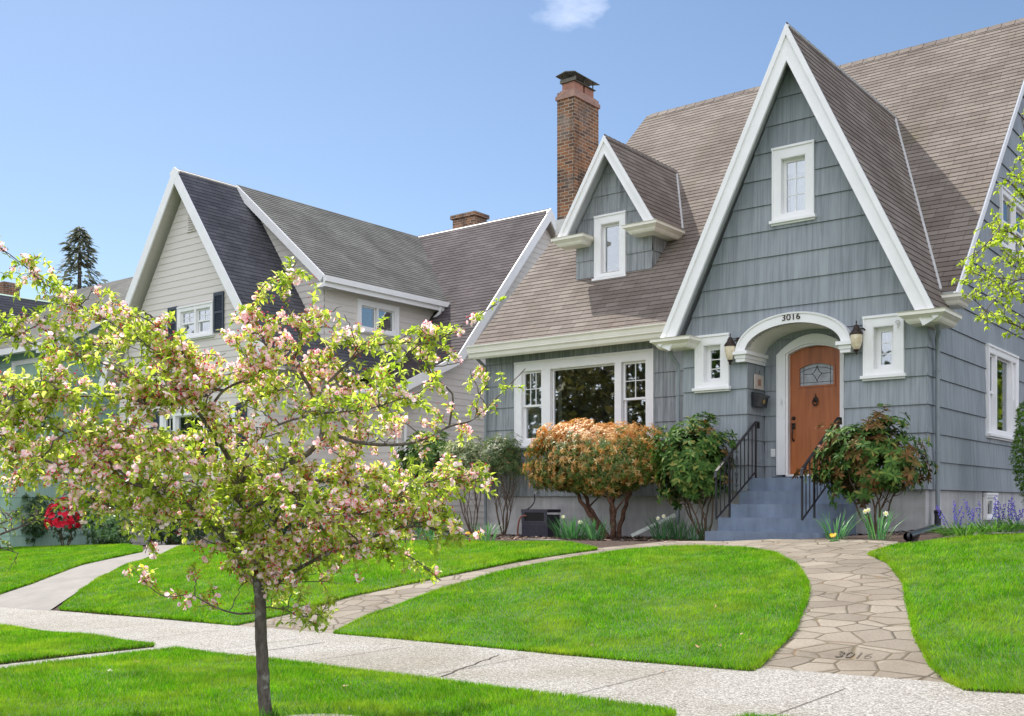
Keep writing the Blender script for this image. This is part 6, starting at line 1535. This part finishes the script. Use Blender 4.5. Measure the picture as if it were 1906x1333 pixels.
# ---------------------------------------------------------------- hose box, tap, downspout extension
hb0 = onY(971, 1000, .02); hb1 = onY(1019, 1000, .02); yb_h = onX(1042, 985, hb1.x).y; zb0 = ground(hb0.x, 0)-.01; zt0 = onY(995, 948, .02).z
root = empty('hose_box', (hb0.x, .02, zb0), 'dark purple black resin hose reel box standing by the foundation', 'hose box')
b = MB(); fr_ = FY(.02); b.box(fr_, hb0.x, hb1.x, zb0, zt0-.1, -(yb_h-.02), 0); b.build('body', M['purpleplastic'], root, bevel=.015)
b = MB(); b.box(fr_, hb0.x-.008, hb1.x+.008, zt0-.06, zt0, -(yb_h), .012); b.box(fr_, hb0.x+.004, hb1.x-.004, zt0-.25, zt0-.22, 0, .014); b.box(fr_, hb0.x+.004, hb0.x+.07, zt0-.22, zt0-.06, 0, .013); b.box(fr_, hb1.x-.07, hb1.x-.004, zt0-.22, zt0-.06, 0, .0131); b.build('lid', M['purpleplastic'], root, bevel=.008)
b = MB(); b.box(fr_, hb0.x+.07, hb1.x-.07, zt0-.22, zt0-.06, 0, .003); b.build('hose_opening', M['dark'], root)
b = MB()
for i in range(14):
    for j in range(9):
        u_ = hb0.x+.035+(hb1.x-hb0.x-.07)*i/13; v_ = zb0+.05+(zt0-.30-zb0-.05)*j/8; b.box(fr_, u_-.009, u_+.009, v_-.012, v_+.012, 0, .006)
b.build('weave_texture', M['purpleplastic'], root)
b = MB(); hp = [(hb0.x+.14, -.02, zt0-.12), (hb0.x+.08, -.08, zt0-.13), (hb0.x+.02, -.09, zt0-.22), (hb0.x-.03, -.06, zt0-.36), (hb0.x-.05, -.04, zb0+.10), (hb0.x-.06, -.02, zb0+.02)]; b.tube(smoothpath(hp, 5), .016, 8); o = b.build('garden_hose', plain('brown_hose', (.28, .1, .07), .5, .1), smooth=True); tag(o, 'brown garden hose hanging out of the dark resin box', 'hose')
tp = onY(1001, 915, .9); b = MB(); b.tube([(tp.x, .93, tp.z), (tp.x, .84, tp.z), (tp.x-.01, .80, tp.z-.04)], .014, 8); b.lathe((tp.x, .85, tp.z+.04), [(.03, 0), (.033, .006), (.03, .012)], 10); root = b.build('garden_tap', M['galv'], smooth=True); tag(root, 'old outdoor tap on the grey shingles above the hose box', 'tap')
b = MB(); b.tube(smoothpath([(tp.x-.01, .80, tp.z-.05), (tp.x-.005, .79, tp.z-.2), (tp.x+.02, .6, zt0+.02), (tp.x+.03, .4, zt0-.02)], 5), .012, 8); o = b.build('supply_hose', M['black'], smooth=True); tag(o, 'short black hose running from the outdoor tap down to the hose box', 'hose')
e0 = onG(1176, 997, .05); e1 = onY(1258, 958, -.15); b = MB(); bars3(b, e0, e1, .085, .06); root = b.build('downspout_extension', plain('weathered_gutter', (.48, .50, .47), .5, .15, 8), bevel=.006); tag(root, 'pale square downspout extension slanting onto the bed between daffodils', 'downspout')
st = onG(1010, 1007); b = MB(); b.prism(FZ, [(st.x-.35, st.y-.1), (st.x+.2, st.y-.16), (st.x+.38, st.y-.02), (st.x+.2, st.y+.1), (st.x-.3, st.y+.08)], st.z-.02, st.z+.03); o = b.build('flat_stone', M['walkc'], bevel=.01); tag(o, 'flat brown edging stone in the bed in front of the hose box', 'stone')
